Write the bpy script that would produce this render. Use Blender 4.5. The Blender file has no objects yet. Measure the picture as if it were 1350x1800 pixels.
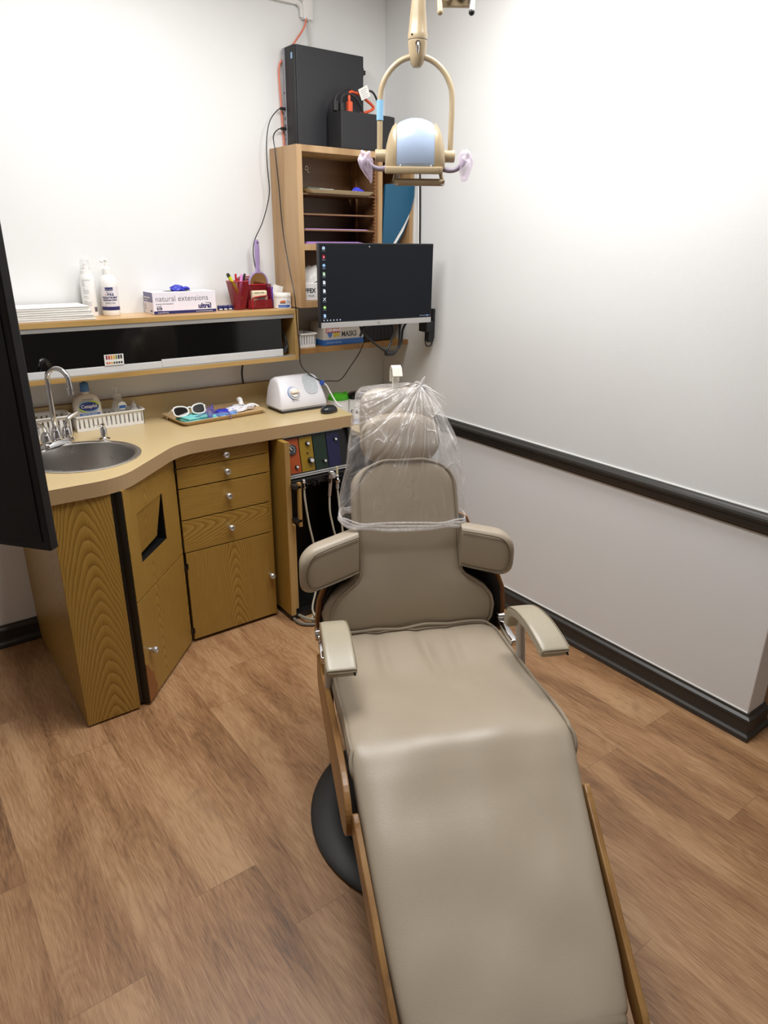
import bpy, bmesh, math, random
from mathutils import Vector, Matrix, noise
PI = math.pi
random.seed(7)
SC = bpy.context.scene
COL = SC.collection
WM = {}            # world matrices of created objects (no depsgraph needed)

# ------------------------------------------------------------------ materials
def hexc(h):
    h = h.lstrip('#')
    v = [int(h[i:i+2], 16)/255 for i in (0, 2, 4)]
    return tuple((c/12.92 if c <= 0.04045 else ((c+0.055)/1.055)**2.4) for c in v) + (1,)

class NT:
    def __init__(s, name):
        s.m = bpy.data.materials.new(name); s.m.use_nodes = True
        s.t = s.m.node_tree; s.t.nodes.clear()
        s.out = s.t.nodes.new('ShaderNodeOutputMaterial')
    def n(s, typ, ins=None, **props):
        nd = s.t.nodes.new('ShaderNode'+typ)
        for k, v in props.items(): setattr(nd, k, v)
        for k, v in (ins or {}).items():
            if hasattr(v, 'is_output') or isinstance(v, bpy.types.NodeSocket): s.t.links.new(v, nd.inputs[k])
            else: nd.inputs[k].default_value = v
        return nd
    def math(s, op, a, b=0.0):
        return s.n('Math', {0: a, 1: b}, operation=op).outputs[0]
    def ramp(s, fac, stops, interp='LINEAR'):
        nd = s.n('ValToRGB', {0: fac}); cr = nd.color_ramp; cr.interpolation = interp
        while len(cr.elements) < len(stops): cr.elements.new(0.5)
        for e, (p, c) in zip(cr.elements, stops): e.position = p; e.color = c
        return nd.outputs[0]
    def mix(s, f, a, b, mode='MIX'):
        nd = s.n('Mix', data_type='RGBA', blend_type=mode)
        for i, v in ((0, f), (6, a), (7, b)):
            if isinstance(v, bpy.types.NodeSocket): s.t.links.new(v, nd.inputs[i])
            else: nd.inputs[i].default_value = v
        return nd.outputs[2]
    def coord(s, scale=(1, 1, 1), out='Object', loc=(0, 0, 0), rot=(0, 0, 0)):
        tc = s.n('TexCoord')
        return s.n('Mapping', {0: tc.outputs[out], 'Scale': scale, 'Location': loc, 'Rotation': rot}).outputs[0]
    def noise(s, vec, scale=5, detail=3, rough=.5, dist=0):
        return s.n('TexNoise', {'Vector': vec, 'Scale': scale, 'Detail': detail, 'Roughness': rough, 'Distortion': dist}).outputs[0]
    def bump(s, h, strength=.2, dist=.01):
        return s.n('Bump', {'Height': h, 'Strength': strength, 'Distance': dist}).outputs[0]
    def pbr(s, color, rough=.5, metal=0, normal=None, **kw):
        ins = {'Base Color': color, 'Roughness': rough, 'Metallic': metal}
        if normal is not None: ins['Normal'] = normal
        ins.update({k.replace('_', ' '): v for k, v in kw.items()})
        b = s.n('BsdfPrincipled', ins); s.t.links.new(b.outputs[0], s.out.inputs[0]); return b

_pc = {}
def plain(h, rough=.5, metal=0, var=.04, **kw):
    key = (h, rough, metal, tuple(sorted(kw.items())))
    if key in _pc: return _pc[key]
    t = NT('mat_'+h.strip('#'))
    c = hexc(h)
    f = t.noise(t.coord(), 35, 3)
    lo = tuple(x*(1-var) for x in c[:3])+(1,); hi = tuple(min(1, x*(1+var)) for x in c[:3])+(1,)
    t.pbr(t.mix(f, lo, hi), rough, metal, **kw)
    _pc[key] = t.m
    return t.m

def wood(name, dark, mid, light, axis='z', ring=1.0, rings=7.0, rough=.42, fine=1.0):
    t = NT(name)
    sc = {'z': (6*ring, 6*ring, .75*ring), 'x': (.75*ring, 6*ring, 6*ring), 'y': (6*ring, .75*ring, 6*ring)}[axis]
    fs = {'z': (160, 160, 5), 'x': (5, 160, 160), 'y': (160, 5, 160)}[axis]
    info = t.n('ObjectInfo').outputs['Random']
    off = t.n('CombineXYZ', {0: t.math('MULTIPLY', info, 17), 1: t.math('MULTIPLY', info, 9), 2: t.math('MULTIPLY', info, 5)}).outputs[0]
    v = t.n('VectorMath', {0: t.coord(sc), 1: off}, operation='ADD').outputs[0]
    n1 = t.noise(v, 1.0, 1.5, .45, .25)
    r = t.math('FRACT', t.math('MULTIPLY', n1, rings))
    tri = t.math('ABSOLUTE', t.math('SUBTRACT', r, .5))          # 0..0.5
    n2 = t.noise(t.coord(fs), 1.0, 3, .6)
    k = t.math('ADD', t.math('MULTIPLY', tri, 1.25), t.math('MULTIPLY', n2, .55*fine))
    colr = t.ramp(k, [(.1, hexc(dark)), (.42, hexc(mid)), (.85, hexc(light))])
    t.pbr(colr, rough, 0, t.bump(n2, .08, .002))
    return t.m

def oak(name, dark, mid, light, axis='z', rough=.36, scale=1.0):
    t = NT(name)
    sp = t.n('SeparateXYZ', {0: t.coord()}); X, Y, Z = sp.outputs
    lat, lon = (t.math('ADD', X, t.math('MULTIPLY', Y, .8)), Z) if axis == 'z' else (Z, X)
    rnd = t.n('ObjectInfo').outputs['Random']
    lat = t.math('ADD', lat, 10.688)
    warp = t.noise(t.coord((5, 5, 1.3) if axis == 'z' else (1.3, 5, 5)), 1, 2, .5)
    warp2 = t.noise(t.coord((22, 22, 5) if axis == 'z' else (5, 22, 22)), 1, 2, .5)
    lat = t.math('ADD', lat, t.math('MULTIPLY', t.math('SUBTRACT', warp, .5), .08))
    pp = t.math('PINGPONG', lat, .17)
    f = t.math('ADD', t.math('MULTIPLY', t.math('POWER', pp, 1.7), 20.0), t.math('ADD', lon, t.math('MULTIPLY', rnd, 4.0)))
    f = t.math('ADD', f, t.math('MULTIPLY', warp2, .03))
    rg = t.math('FRACT', t.math('MULTIPLY', f, 21.0))
    rg = t.math('ADD', t.math('MULTIPLY', rg, t.math('ADD', .35, t.math('MULTIPLY', warp2, 1.0))), t.math('MULTIPLY', t.math('SUBTRACT', .65, warp2), .5))
    fine = t.noise(t.coord((330, 330, 9) if axis == 'z' else (9, 330, 330)), 1, 3, .65)
    k = t.math('ADD', t.math('MULTIPLY', t.math('POWER', rg, .7), .62), t.math('MULTIPLY', fine, .50))
    k = t.math('SUBTRACT', k, t.math('MULTIPLY', warp, .12))
    colr = t.ramp(k, [(.26, hexc(dark)), (.52, hexc(mid)), (.80, hexc(light))])
    t.pbr(colr, rough, 0, t.bump(fine, .07, .002)); return t.m

M = {}
OAK = ('#7a5720', '#97732f', '#ab8741')
M['oak_v'] = oak('oak_laminate_upright', *OAK, axis='z')
M['oak_h'] = oak('oak_laminate_level', *OAK, axis='x')
M['oak_edge'] = wood('oak_edge_strip', '#8a6934', '#a8844a', '#b8955c', axis='x', rings=4)
M['oak_edge_v'] = wood('oak_edge_upright', '#8a6934', '#a8844a', '#b8955c', axis='z', rings=4)
M['tan_v'] = wood('tan_laminate_upright', '#91704a', '#a8845a', '#b7956b', axis='z', rings=2.5, ring=1.4)
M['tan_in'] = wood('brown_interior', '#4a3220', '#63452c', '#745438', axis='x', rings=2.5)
M['ply'] = wood('bent_plywood', '#604020', '#855d2f', '#98703c', axis='y', rings=5, rough=.35)
M['ply_red'] = wood('bent_plywood_red', '#7a5030', '#9a6a44', '#ad7d56', axis='z', rings=3, rough=.35)
M['shelf_top'] = wood('shelf_top_laminate', '#b98d57', '#c99d66', '#d4ab75', axis='x', rings=2.5, rough=.3)

def wall_mat(name, c, b=.12):
    t = NT(name)
    f = t.noise(t.coord(), 260, 4, .6); g = t.noise(t.coord(), 1.5, 2)
    cc = hexc(c); lo = tuple(x*.96 for x in cc[:3])+(1,)
    t.pbr(t.mix(g, lo, cc), .6, 0, t.bump(f, b, .004)); return t.m
M['wall'] = wall_mat('painted_wall', '#e7e8e7')
M['wall_far'] = wall_mat('bounce_cut_wall', '#8f8b86')  # grey chosen for the unseen walls to cut bounced light
M['ceiling'] = wall_mat('ceiling_white', '#eeeeec', .1)
M['laminate'] = None
t = NT('beige_laminate')
f = t.noise(t.coord(), 420, 3, .7)
t.pbr(t.mix(f, hexc('#bfa678'), hexc('#d0ba8b')), .28, 0); M['laminate'] = t.m
t = NT('beige_laminate_edge')
f = t.noise(t.coord(), 420, 3, .7)
t.pbr(t.mix(f, hexc('#a1855f'), hexc('#b0936c')), .4, 0); M['lam_edge'] = t.m
M['dark_trim'] = plain('#2c2a27', .42, 0, .15)

def floor_mat():
    t = NT('vinyl_plank')
    tc = t.n('TexCoord').outputs['Object']
    sp = t.n('SeparateXYZ', {0: tc})
    W, L = .178, 1.22
    cx = t.math('DIVIDE', t.math('ADD', sp.outputs[0], 10.03), W)
    ci = t.math('FLOOR', cx)
    wn = t.n('TexWhiteNoise', {'W': ci}, noise_dimensions='1D').outputs[0]
    cy = t.math('ADD', t.math('DIVIDE', t.math('ADD', sp.outputs[1], 10.0), L), wn)
    ri = t.math('FLOOR', cy)
    cell = t.n('CombineXYZ', {0: ci, 1: ri, 2: 0.0}).outputs[0]
    rc = t.n('TexWhiteNoise', {'Vector': cell}, noise_dimensions='3D')
    off = t.n('VectorMath', {0: rc.outputs[1], 'Scale': 31.0}, operation='SCALE').outputs[0]
    def gv(sx, sy):
        v = t.n('VectorMath', {0: tc, 1: (sx, sy, 1)}, operation='MULTIPLY').outputs[0]
        return t.n('VectorMath', {0: v, 1: off}, operation='ADD').outputs[0]
    broad = t.noise(gv(7, 1.6), 1, 3, .55, .5)
    contour = t.noise(gv(9, 1.7), 1, 1.5, .45, .5)
    ring = t.math('ABSOLUTE', t.math('SUBTRACT', t.math('FRACT', t.math('MULTIPLY', contour, 16)), .5))
    fine = t.noise(gv(170, 9), 1, 5, .7, .25)
    knot = t.noise(gv(5, 3.5), 1, 2, .6, 1.2)
    pore = t.noise(gv(430, 17), 1, 3, .7, .15)
    k = t.math('ADD', t.math('MULTIPLY', broad, .85), t.math('MULTIPLY', fine, .45)); k = t.math('SUBTRACT', t.math('ADD', k, t.math('MULTIPLY', pore, .62)), .32)
    k = t.math('ADD', k, t.math('MULTIPLY', ring, .14))
    k = t.math('ADD', k, t.math('MULTIPLY', t.math('SUBTRACT', rc.outputs[0], .5), .10))
    colr = t.ramp(k, [(.34, hexc('#4c3320')), (.50, hexc('#795536')), (.64, hexc('#946b46')), (.88, hexc('#b48d65'))])
    kk = t.ramp(knot, [(.22, (1, 1, 1, 1)), (.34, (0, 0, 0, 1))])
    colr = t.mix(t.math('MULTIPLY', kk, .35), colr, hexc('#5e412b'))
    fx = t.math('ABSOLUTE', t.math('SUBTRACT', t.math('FRACT', cx), .5))
    fy = t.math('ABSOLUTE', t.math('SUBTRACT', t.math('FRACT', cy), .5))
    sx = t.math('GREATER_THAN', fx, .494); sy = t.math('GREATER_THAN', fy, .4988)
    seam = t.math('MAXIMUM', t.math('MULTIPLY', sx, .45), sy)
    colr = t.mix(t.math('MULTIPLY', seam, .30), colr, hexc('#4f3522'))
    t.pbr(colr, t.math('ADD', t.math('MULTIPLY', fine, .2), .36), 0, t.bump(t.math('SUBTRACT', pore, t.math('MULTIPLY', seam, 1.0)), .10, .002))
    return t.m
M['floor'] = floor_mat()

def leather(name, c, rough=.36):
    t = NT(name)
    v = t.coord()
    vo = t.n('TexVoronoi', {'Vector': v, 'Scale': 420}).outputs[0]
    big = t.noise(v, 6, 3)
    cc = hexc(c); lo = tuple(x*.9 for x in cc[:3])+(1,)
    t.pbr(t.mix(big, lo, cc), t.math('ADD', t.math('MULTIPLY', big, .12), rough-.06), 0, t.bump(t.math('ADD', vo, t.math('MULTIPLY', big, 2.0)), .07, .0025))
    return t.m
M['vinyl'] = leather('taupe_vinyl', '#aa9c88')
M['vinyl_arm'] = leather('cream_vinyl', '#aba18b', .3)
M['piping'] = leather('piping_vinyl', '#988b78', .35)

M['chrome'] = plain('#dcdcde', .07, 1.0)
M['steel'] = None
t = NT('brushed_steel'); nn = t.noise(t.coord((1, 1, 1)), 30, 3)
t.pbr(hexc('#bdbab6'), t.math('ADD', t.math('MULTIPLY', nn, .10), .24), 1.0, Anisotropic=.6); M['steel'] = t.m
M['alu'] = plain('#c9c9c8', .38, .75)
M['alu_light'] = plain('#d9d9d9', .45, .2)
M['black'] = plain('#101010', .4)
M['black_gloss'] = plain('#060606', .08)
M['black_matte'] = plain('#17171a', .6)
M['rubber'] = plain('#1d1e1f', .5, 0, .2)
M['white'] = plain('#ecebe8', .35)
M['paper'] = plain('#f2f0ea', .7)
M['navy'] = plain('#22225c', .4)
M['beige_metal'] = plain('#ab9878', .3, 0, .08)
M['pc_black'] = plain('#1b1c21', .5)

def glassy(name, c, alpha, rough=.1, spec=.5):
    t = NT(name)
    p = t.n('BsdfPrincipled', {'Base Color': hexc(c), 'Roughness': rough})
    tr = t.n('BsdfTransparent')
    lw = t.n('LayerWeight', {'Blend': .35}).outputs['Facing']
    f = t.math('ADD', t.math('MULTIPLY', lw, .35), alpha)
    mx = t.n('MixShader', {0: f, 1: tr.outputs[0], 2: p.outputs[0]})
    t.t.links.new(mx.outputs[0], t.out.inputs[0]); return t.m
M['clear'] = glassy('clear_plastic', '#e8eaea', .22)
M['frost'] = glassy('frosted_plastic', '#eceae6', .6, .3)
M['red_mesh'] = glassy('red_mesh', '#86101c', .52, .4)
M['lilac_clear'] = glassy('lilac_clear', '#6a5fb5', .45)
M['pink_film'] = glassy('pink_film', '#e9d8ee', .36, .2)

def film_mat():
    t = NT('thin_plastic_film')
    tc = t.coord()
    rel = t.n('VectorMath', {0: tc, 1: (.064, .0, .235)}, operation='SUBTRACT').outputs[0]
    sp = t.n('SeparateXYZ', {0: rel})
    ang = t.math('ARCTAN2', sp.outputs[0], t.math('MULTIPLY', sp.outputs[2], -1.0))
    rad = t.n('VectorMath', {0: rel}, operation='LENGTH').outputs['Value']
    pv = t.n('CombineXYZ', {0: t.math('MULTIPLY', ang, 5.0), 1: t.math('MULTIPLY', rad, 3.0), 2: sp.outputs[1]}).outputs[0]
    n1 = t.noise(pv, 1.15, 2, .45, .3)
    n2 = t.noise(t.coord((1.6, 1, .28), rot=(0, -.75, 0)), 9, 1, .4, .15)
    def lines(n, w1, w2, lv=.5): return t.ramp(t.math('ABSOLUTE', t.math('SUBTRACT', n, lv)), [(0, (1, 1, 1, 1)), (w1, (.3, .3, .3, 1)), (w2, (0, 0, 0, 1))])
    l1 = lines(n1, .012, .04); l1b = lines(n1, .006, .02, .42); l2 = lines(n2, .006, .02)  # white streaks paint glints along the folds into the film
    near = t.ramp(rad, [(0, (1, 1, 1, 1)), (.10, (.5, .5, .5, 1)), (.26, (.0, .0, .0, 1))])
    f = t.math('ADD', t.math('MULTIPLY', l1, .26), t.math('MULTIPLY', l2, .20))
    f = t.math('ADD', f, t.math('MULTIPLY', l1b, .22))
    f = t.math('ADD', f, t.math('MULTIPLY', near, t.math('ADD', t.math('MULTIPLY', l1, .5), .14)))
    lw = t.n('LayerWeight', {'Blend': .25}).outputs['Facing']
    f = t.math('ADD', f, t.math('ADD', t.math('MULTIPLY', lw, .26), .07))
    big = t.noise(tc, 8, 1, .4, .6)
    nb = t.bump(t.math('ADD', t.math('ADD', n1, big), t.math('MULTIPLY', l2, .12)), .8, .03)
    p = t.n('BsdfPrincipled', {'Base Color': hexc('#f2eeec'), 'Roughness': .10, 'Normal': nb, 'Specular IOR Level': 1.0})
    tr = t.n('BsdfTransparent', {'Color': (1, 1, 1, 1)})
    mx = t.n('MixShader', {0: f, 1: tr.outputs[0], 2: p.outputs[0]})
    t.t.links.new(mx.outputs[0], t.out.inputs[0]); return t.m
M['film'] = film_mat()

def emis(name, c, s):
    t = NT(name); e = t.n('Emission', {'Color': hexc(c), 'Strength': s}); t.t.links.new(e.outputs[0], t.out.inputs[0]); return t.m
def E_(c, s=.9): return emis('screen_'+c.strip('#'), c, s)

# ------------------------------------------------------------------ geometry builder
class G:
    def __init__(s): s.bm = bmesh.new(); s.mats = []
    def mi(s, m):
        if m not in s.mats: s.mats.append(m)
        return s.mats.index(m)
    def absorb(s, tb, m, mat=None, smooth=False):
        i = s.mi(m)
        for f in tb.faces: f.material_index = i; f.smooth = smooth
        if mat is not None: bmesh.ops.transform(tb, matrix=mat, verts=tb.verts)
        me = bpy.data.meshes.new('tmp'); tb.to_mesh(me); tb.free(); s.bm.from_mesh(me); bpy.data.meshes.remove(me)
        return s
    def box(s, lo, hi, m, bev=0, mat=None, seg=2):
        tb = bmesh.new(); bmesh.ops.create_cube(tb, size=1)
        c = [(a+b)/2 for a, b in zip(lo, hi)]; d = [abs(b-a) for a, b in zip(lo, hi)]
        for v in tb.verts: v.co = Vector([v.co[i]*d[i]+c[i] for i in range(3)])
        if bev > 0: bmesh.ops.bevel(tb, geom=tb.edges[:], offset=min(bev, min(d)*.49), segments=seg, affect='EDGES', profile=.5)
        return s.absorb(tb, m, mat, False)
    def cyl(s, p0, p1, r0, m, r1=None, n=24, bev=0, smooth=True):
        p0 = Vector(p0); p1 = Vector(p1); r1 = r0 if r1 is None else r1
        L = (p1-p0).length
        prof = [(0, 0), (r0-bev, 0)] + ([(r0, bev)] if bev else []) + ([(r1, L-bev)] if bev else []) + [(r1-bev, L), (0, L)]
        if not bev: prof = [(0, 0), (r0, 0), (r1, L), (0, L)]
        q = Vector((0, 0, 1)).rotation_difference((p1-p0).normalized()).to_matrix().to_4x4()
        return s.lathe(prof, m, Matrix.Translation(p0) @ q, n)
    def lathe(s, prof, m, mat=None, n=32, smooth=True, a0=0, a1=2*PI, sx=1, sy=1):
        tb = bmesh.new(); closed = abs(a1-a0-2*PI) < 1e-6
        na = n if closed else n+1; rings = []
        for r, z in prof:
            if r < 1e-7: rings.append([tb.verts.new((0, 0, z))])
            else: rings.append([tb.verts.new((r*math.cos(a0+(a1-a0)*i/n)*sx, r*math.sin(a0+(a1-a0)*i/n)*sy, z)) for i in range(na)])
        for a, b in zip(rings, rings[1:]):
            cnt = n
            for i in range(cnt):
                j = (i+1) % na
                A = a[i] if len(a) > 1 else a[0]; B = a[j] if len(a) > 1 else a[0]
                C_ = b[j] if len(b) > 1 else b[0]; D = b[i] if len(b) > 1 else b[0]
                vs = []
                for v in (A, B, C_, D):
                    if v not in vs: vs.append(v)
                if len(vs) > 2:
                    try: tb.faces.new(vs)
                    except ValueError: pass
        bmesh.ops.recalc_face_normals(tb, faces=tb.faces)
        s.absorb(tb, m, mat, False)
        return s._autosmooth(smooth)
    def _autosmooth(s, smooth):
        if smooth: s.auto = True
        return s
    def tube(s, pts, r, m, n=10, res=6, caps=True, closed=False):
        P_ = [Vector(p) for p in pts]
        rr = r if isinstance(r, (list, tuple)) else [r]*len(P_)
        Q = []; R_ = []
        cnt = len(P_) if closed else len(P_)-1
        if len(P_) == 2 and not closed: Q = P_; R_ = rr
        else:
            for i in range(cnt):
                g = (lambda k: P_[k % len(P_)]) if closed else (lambda k: P_[max(0, min(len(P_)-1, k))])
                a, b, c, d = g(i-1), g(i), g(i+1), g(i+2)
                for k in range(res):
                    u = k/res
                    Q.append(.5*((2*b)+(c-a)*u+(2*a-5*b+4*c-d)*u*u+(3*b-a-3*c+d)*u**3))
                    R_.append(rr[i % len(rr)]*(1-u)+rr[(i+1) % len(rr)]*u)
            if not closed: Q.append(P_[-1]); R_.append(rr[-1])
        tb = bmesh.new(); rings = []; up = None
        N = len(Q)
        for i in range(N):
            if closed: tg = Q[(i+1) % N]-Q[i-1]
            else: tg = Q[min(i+1, N-1)]-Q[max(i-1, 0)]
            tg = tg.normalized() if tg.length > 1e-9 else Vector((0, 0, 1))
            if up is None:
                up = Vector((0, 0, 1)) if abs(tg.z) < .9 else Vector((1, 0, 0))
            up = (up-tg*up.dot(tg)); up = up.normalized() if up.length > 1e-6 else tg.orthogonal().normalized()
            sd = tg.cross(up)
            rings.append([tb.verts.new(Q[i]+(up*math.cos(2*PI*k/n)+sd*math.sin(2*PI*k/n))*R_[i]) for k in range(n)])
        for i in range(N if closed else N-1):
            a = rings[i]; b = rings[(i+1) % N]
            for k in range(n): tb.faces.new((a[k], a[(k+1) % n], b[(k+1) % n], b[k]))
        if caps and not closed:
            tb.faces.new(rings[0]); tb.faces.new(rings[-1])
        bmesh.ops.recalc_face_normals(tb, faces=tb.faces)
        s.absorb(tb, m); s.auto = True; return s
    def rings(s, rings, m, caps=True, closed_u=True):
        tb = bmesh.new(); RR = [[tb.verts.new(p) for p in r] for r in rings]; n = len(RR[0])
        for a, b in zip(RR, RR[1:]):
            for k in range(n if closed_u else n-1): tb.faces.new((a[k], a[(k+1) % n], b[(k+1) % n], b[k]))
        if caps: tb.faces.new(RR[0]); tb.faces.new(RR[-1])
        bmesh.ops.recalc_face_normals(tb, faces=tb.faces)
        s.absorb(tb, m); s.auto = True; return s
    def prism(s, pts, m, z0, z1, mat=None, bev=0):
        tb = bmesh.new()
        a = [tb.verts.new((x, y, z0)) for x, y in pts]; b = [tb.verts.new((x, y, z1)) for x, y in pts]
        tb.faces.new(a[::-1]); tb.faces.new(b); n = len(a)
        for i in range(n): tb.faces.new((a[i], a[(i+1) % n], b[(i+1) % n], b[i]))
        bmesh.ops.recalc_face_normals(tb, faces=tb.faces)
        if bev: bmesh.ops.bevel(tb, geom=tb.edges[:], offset=bev, segments=2, affect='EDGES', profile=.5)
        return s.absorb(tb, m, mat)
    def text(s, body, size, m, mat, ext=.0004, align='LEFT', sx=1.0, shear=0, bold=0):
        cu = bpy.data.curves.new('t', 'FONT'); cu.body = body; cu.size = size; cu.extrude = ext; cu.align_x = align; cu.shear = shear; cu.offset = bold
        cu.resolution_u = 3
        o = bpy.data.objects.new('t', cu); COL.objects.link(o)
        dg = bpy.context.evaluated_depsgraph_get(); me = bpy.data.meshes.new_from_object(o.evaluated_get(dg))
        tb = bmesh.new(); tb.from_mesh(me); bpy.data.objects.remove(o); bpy.data.curves.remove(cu); bpy.data.meshes.remove(me)
        bmesh.ops.scale(tb, vec=(sx, 1, 1), verts=tb.verts)
        return s.absorb(tb, m, mat)
    def ball(s, c, r, m, sc=(1, 1, 1), n=20):
        prof = [(r*math.sin(PI*i/12), -r*math.cos(PI*i/12)) for i in range(13)]
        prof[0] = (0, -r); prof[-1] = (0, r)
        return s.lathe(prof, m, Matrix.Translation(c) @ Matrix.Diagonal((*sc, 1)), n)
    def obj(s, name, parent=None, local=False, origin=None, sharp=35, mods=None, **props):
        me = bpy.data.meshes.new(name)
        Mw = WM[parent.name] if parent is not None else Matrix.Translation(origin or (0, 0, 0))
        if not local: bmesh.ops.transform(s.bm, matrix=Mw.inverted(), verts=s.bm.verts)
        if getattr(s, 'auto', False):
            ca = math.radians(sharp)
            for f in s.bm.faces: f.smooth = True
            for e in s.bm.edges:
                if len(e.link_faces) == 2 and e.calc_face_angle(0) > ca: e.smooth = False
        s.bm.to_mesh(me); s.bm.free()
        for m in s.mats: me.materials.append(m)
        o = bpy.data.objects.new(name, me); COL.objects.link(o)
        if parent is not None: o.parent = parent; WM[o.name] = Mw
        else: o.matrix_world = Mw; WM[o.name] = Mw
        for k, v in props.items(): o[k] = v
        return o

def thing(name, label, cat, loc=(0, 0, 0), rz=0, group=None):
    o = bpy.data.objects.new(name, None); COL.objects.link(o); o.empty_display_size = .05
    o.location = loc; o.rotation_euler = (0, 0, rz); o['label'] = label; o['category'] = cat
    if group: o['group'] = group
    WM[o.name] = Matrix.Translation(loc) @ Matrix.Rotation(rz, 4, 'Z'); return o
def single(g, name, label, cat, origin, group=None, **k):
    o = g.obj(name, None, origin=origin, label=label, category=cat, **k)
    if group: o['group'] = group
    return o
def struct(g, name): return g.obj(name, None, kind='structure')
def face(x, y, z, rz=0, tilt=0):
    """matrix that stands XY lettering upright, facing -Y, at a point"""
    return Matrix.Translation((x, y, z)) @ Matrix.Rotation(rz, 4, 'Z') @ Matrix.Rotation(PI/2+tilt, 4, 'X')

# ------------------------------------------------------------------ camera
Mr = (Vector((0.8031302, -0.59572405, 0.00973315)))
def cam():
    yaw, pit, roll = math.radians(36.786), math.radians(21.5035), math.radians(.5994)
    f = Vector((math.sin(yaw)*math.cos(pit), math.cos(yaw)*math.cos(pit), -math.sin(pit)))
    r = Vector((math.cos(yaw), -math.sin(yaw), 0)); u = r.cross(f)
    r2 = r*math.cos(roll)+u*math.sin(roll); u2 = -r*math.sin(roll)+u*math.cos(roll)
    cd = bpy.data.cameras.new('camera'); cd.sensor_fit = 'VERTICAL'; cd.sensor_height = 36; cd.lens = 1214.3/1800*36; cd.clip_start = .02
    o = bpy.data.objects.new('camera', cd); COL.objects.link(o)
    m = Matrix((r2, u2, -f)).transposed().to_4x4(); m.translation = Vector((-2.2511, -3.0339, 1.65)); o.matrix_world = m
    SC.camera = o
cam()

# ------------------------------------------------------------------ room
HZ = 2.75
struct(G().box((-3.0, -5.0, -.05), (2.2, .12, 0), M['floor']), 'floor')
struct(G().box((-3.0, -5.0, HZ), (2.2, .12, HZ+.05), M['ceiling']), 'ceiling')
struct(G().box((-3.0, 0, 0), (2.2, .12, HZ), M['wall']), 'wall_back')
struct(G().box((0, -2.192, 0), (.112, 0, HZ), M['wall'], .004), 'wall_right')
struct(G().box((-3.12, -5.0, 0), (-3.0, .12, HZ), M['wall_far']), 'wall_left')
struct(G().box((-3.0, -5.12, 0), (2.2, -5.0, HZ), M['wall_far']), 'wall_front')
struct(G().box((2.2, -5.0, 0), (2.32, .12, HZ), M['wall']), 'wall_side')

BASE = [(0, 0), (.026, 0), (.028, .006), (.026, .018), (.019, .026), (.017, .034), (.016, .068), (.019, .074), (.017, .082), (.008, .090), (.006, .098), (0, .098)]
RAIL = [(0, 0), (.007, 0), (.009, .007), (.016, .012), (.020, .026), (.020, .036), (.027, .042), (.029, .05), (.027, .058), (.016, .063), (.012, .069), (0, .072)]
def mould(name, prof, path, z, m):
    """extrude profile (out,up) along a floor path; out = to the left-hand normal given"""
    rings = []
    for (x, y, nx, ny) in path:
        rings.append([Vector((x+nx*o, y+ny*o, z+u)) for o, u in prof])
    g = G().rings(rings, m); g.auto = False
    return struct(g, name)
mould('baseboard_right', BASE, [(0, 0, -1, 0), (0, -2.192, -1, -1), (.112, -2.192, 1, -1), (.112, 0, 1, 0)], 0, M['dark_trim'])
mould('baseboard_back', BASE, [(-3.0, 0, 0, -1), (0, 0, 0, -1)], 0, M['dark_trim'])
mould('trim_1', RAIL, [(0, -.004, -1, 0), (0, -2.192, -1, -1), (.112, -2.192, 1, -1), (.112, -.01, 1, 0)], .764, M['dark_trim'])
# thin paint line above/below the rail
mould('trim_2', [(0, 0), (.004, 0), (.004, .004), (0, .004)], [(0, -.004, -1, 0), (0, -2.19, -1, 0)], .8362, plain('#f2f2f0', .5))
mould('trim_3', [(0, 0), (.003, 0), (.003, .004), (0, .004)], [(0, -.004, -1, 0), (0, -2.19, -1, 0)], .0985, plain('#f2f2f0', .5))

# ------------------------------------------------------------------ base cabinets
def knob(parent, p, d, name='knob', r=.0125):
    p = Vector(p); d = Vector(d).normalized()
    g = G()
    q = Vector((0, 0, 1)).rotation_difference(d).to_matrix().to_4x4()
    g.lathe([(0, -.002), (.007, -.002), (.006, .008), (.0085, .012), (r, .018), (r+.001, .024), (r-.003, .030), (r-.005, .0295), (r-.005, .0255), (0, .0255)], M['alu'], Matrix.Translation(p) @ q, 24)
    return g.obj(name, parent)

A = Vector((-1.655, -.775, 0)); B = Vector((-1.36, -.457, 0)); U = (B-A).normalized(); Nn = Vector((U.y, -U.x, 0))
RD = math.atan2(U.y, U.x)
MD = Matrix.Translation(A) @ Matrix.Rotation(RD, 4, 'Z')       # local: x along door, -y outwards
sc_ = thing('sink_cabinet', 'oak laminate sink cabinet with a slanted two-door front and a square hatch', 'cabinet', (-1.6, -.4, 0))
G().prism([(-1.864, -.018), (-1.864, -.756), (-1.70, -.756), (-1.70, -.62), (-1.44, -.34), (-1.375, -.34), (-1.375, -.018)], M['black'], .002, .70).obj('carcass', sc_)
G().box((-1.882, -.757, .008), (-1.864, -.002, .861), M['oak_v'], .001).obj('side_panel', sc_)
G().box((-1.882, -.776, .008), (-1.694, -.758, .861), M['oak_v'], .001).obj('front_panel', sc_)
G().box((-1.690, -.757, .012), (-1.662, -.745, .861), M['black']).box((-.003, .002, .012), (-.0002, .03, .861), M['black'], 0, MD).obj('gap_shade', sc_)  # black strips paint the shade of the open gap, door end included
L_ = (B-A).length
g = G()
hx0, hx1, hz0, hz1 = .078, .296, .560, .748
for lo, hi in (((0, 0, .437), (hx0, .018, .861)), ((hx1, 0, .437), (L_-.004, .018, .861)), ((hx0, 0, .437), (hx1, .018, hz0)), ((hx0, 0, hz1), (hx1, .018, .861))):
    g.box(lo, hi, M['oak_v'], 0, MD)
door_up = g.obj('upper_door', sc_)
g = G()
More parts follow.
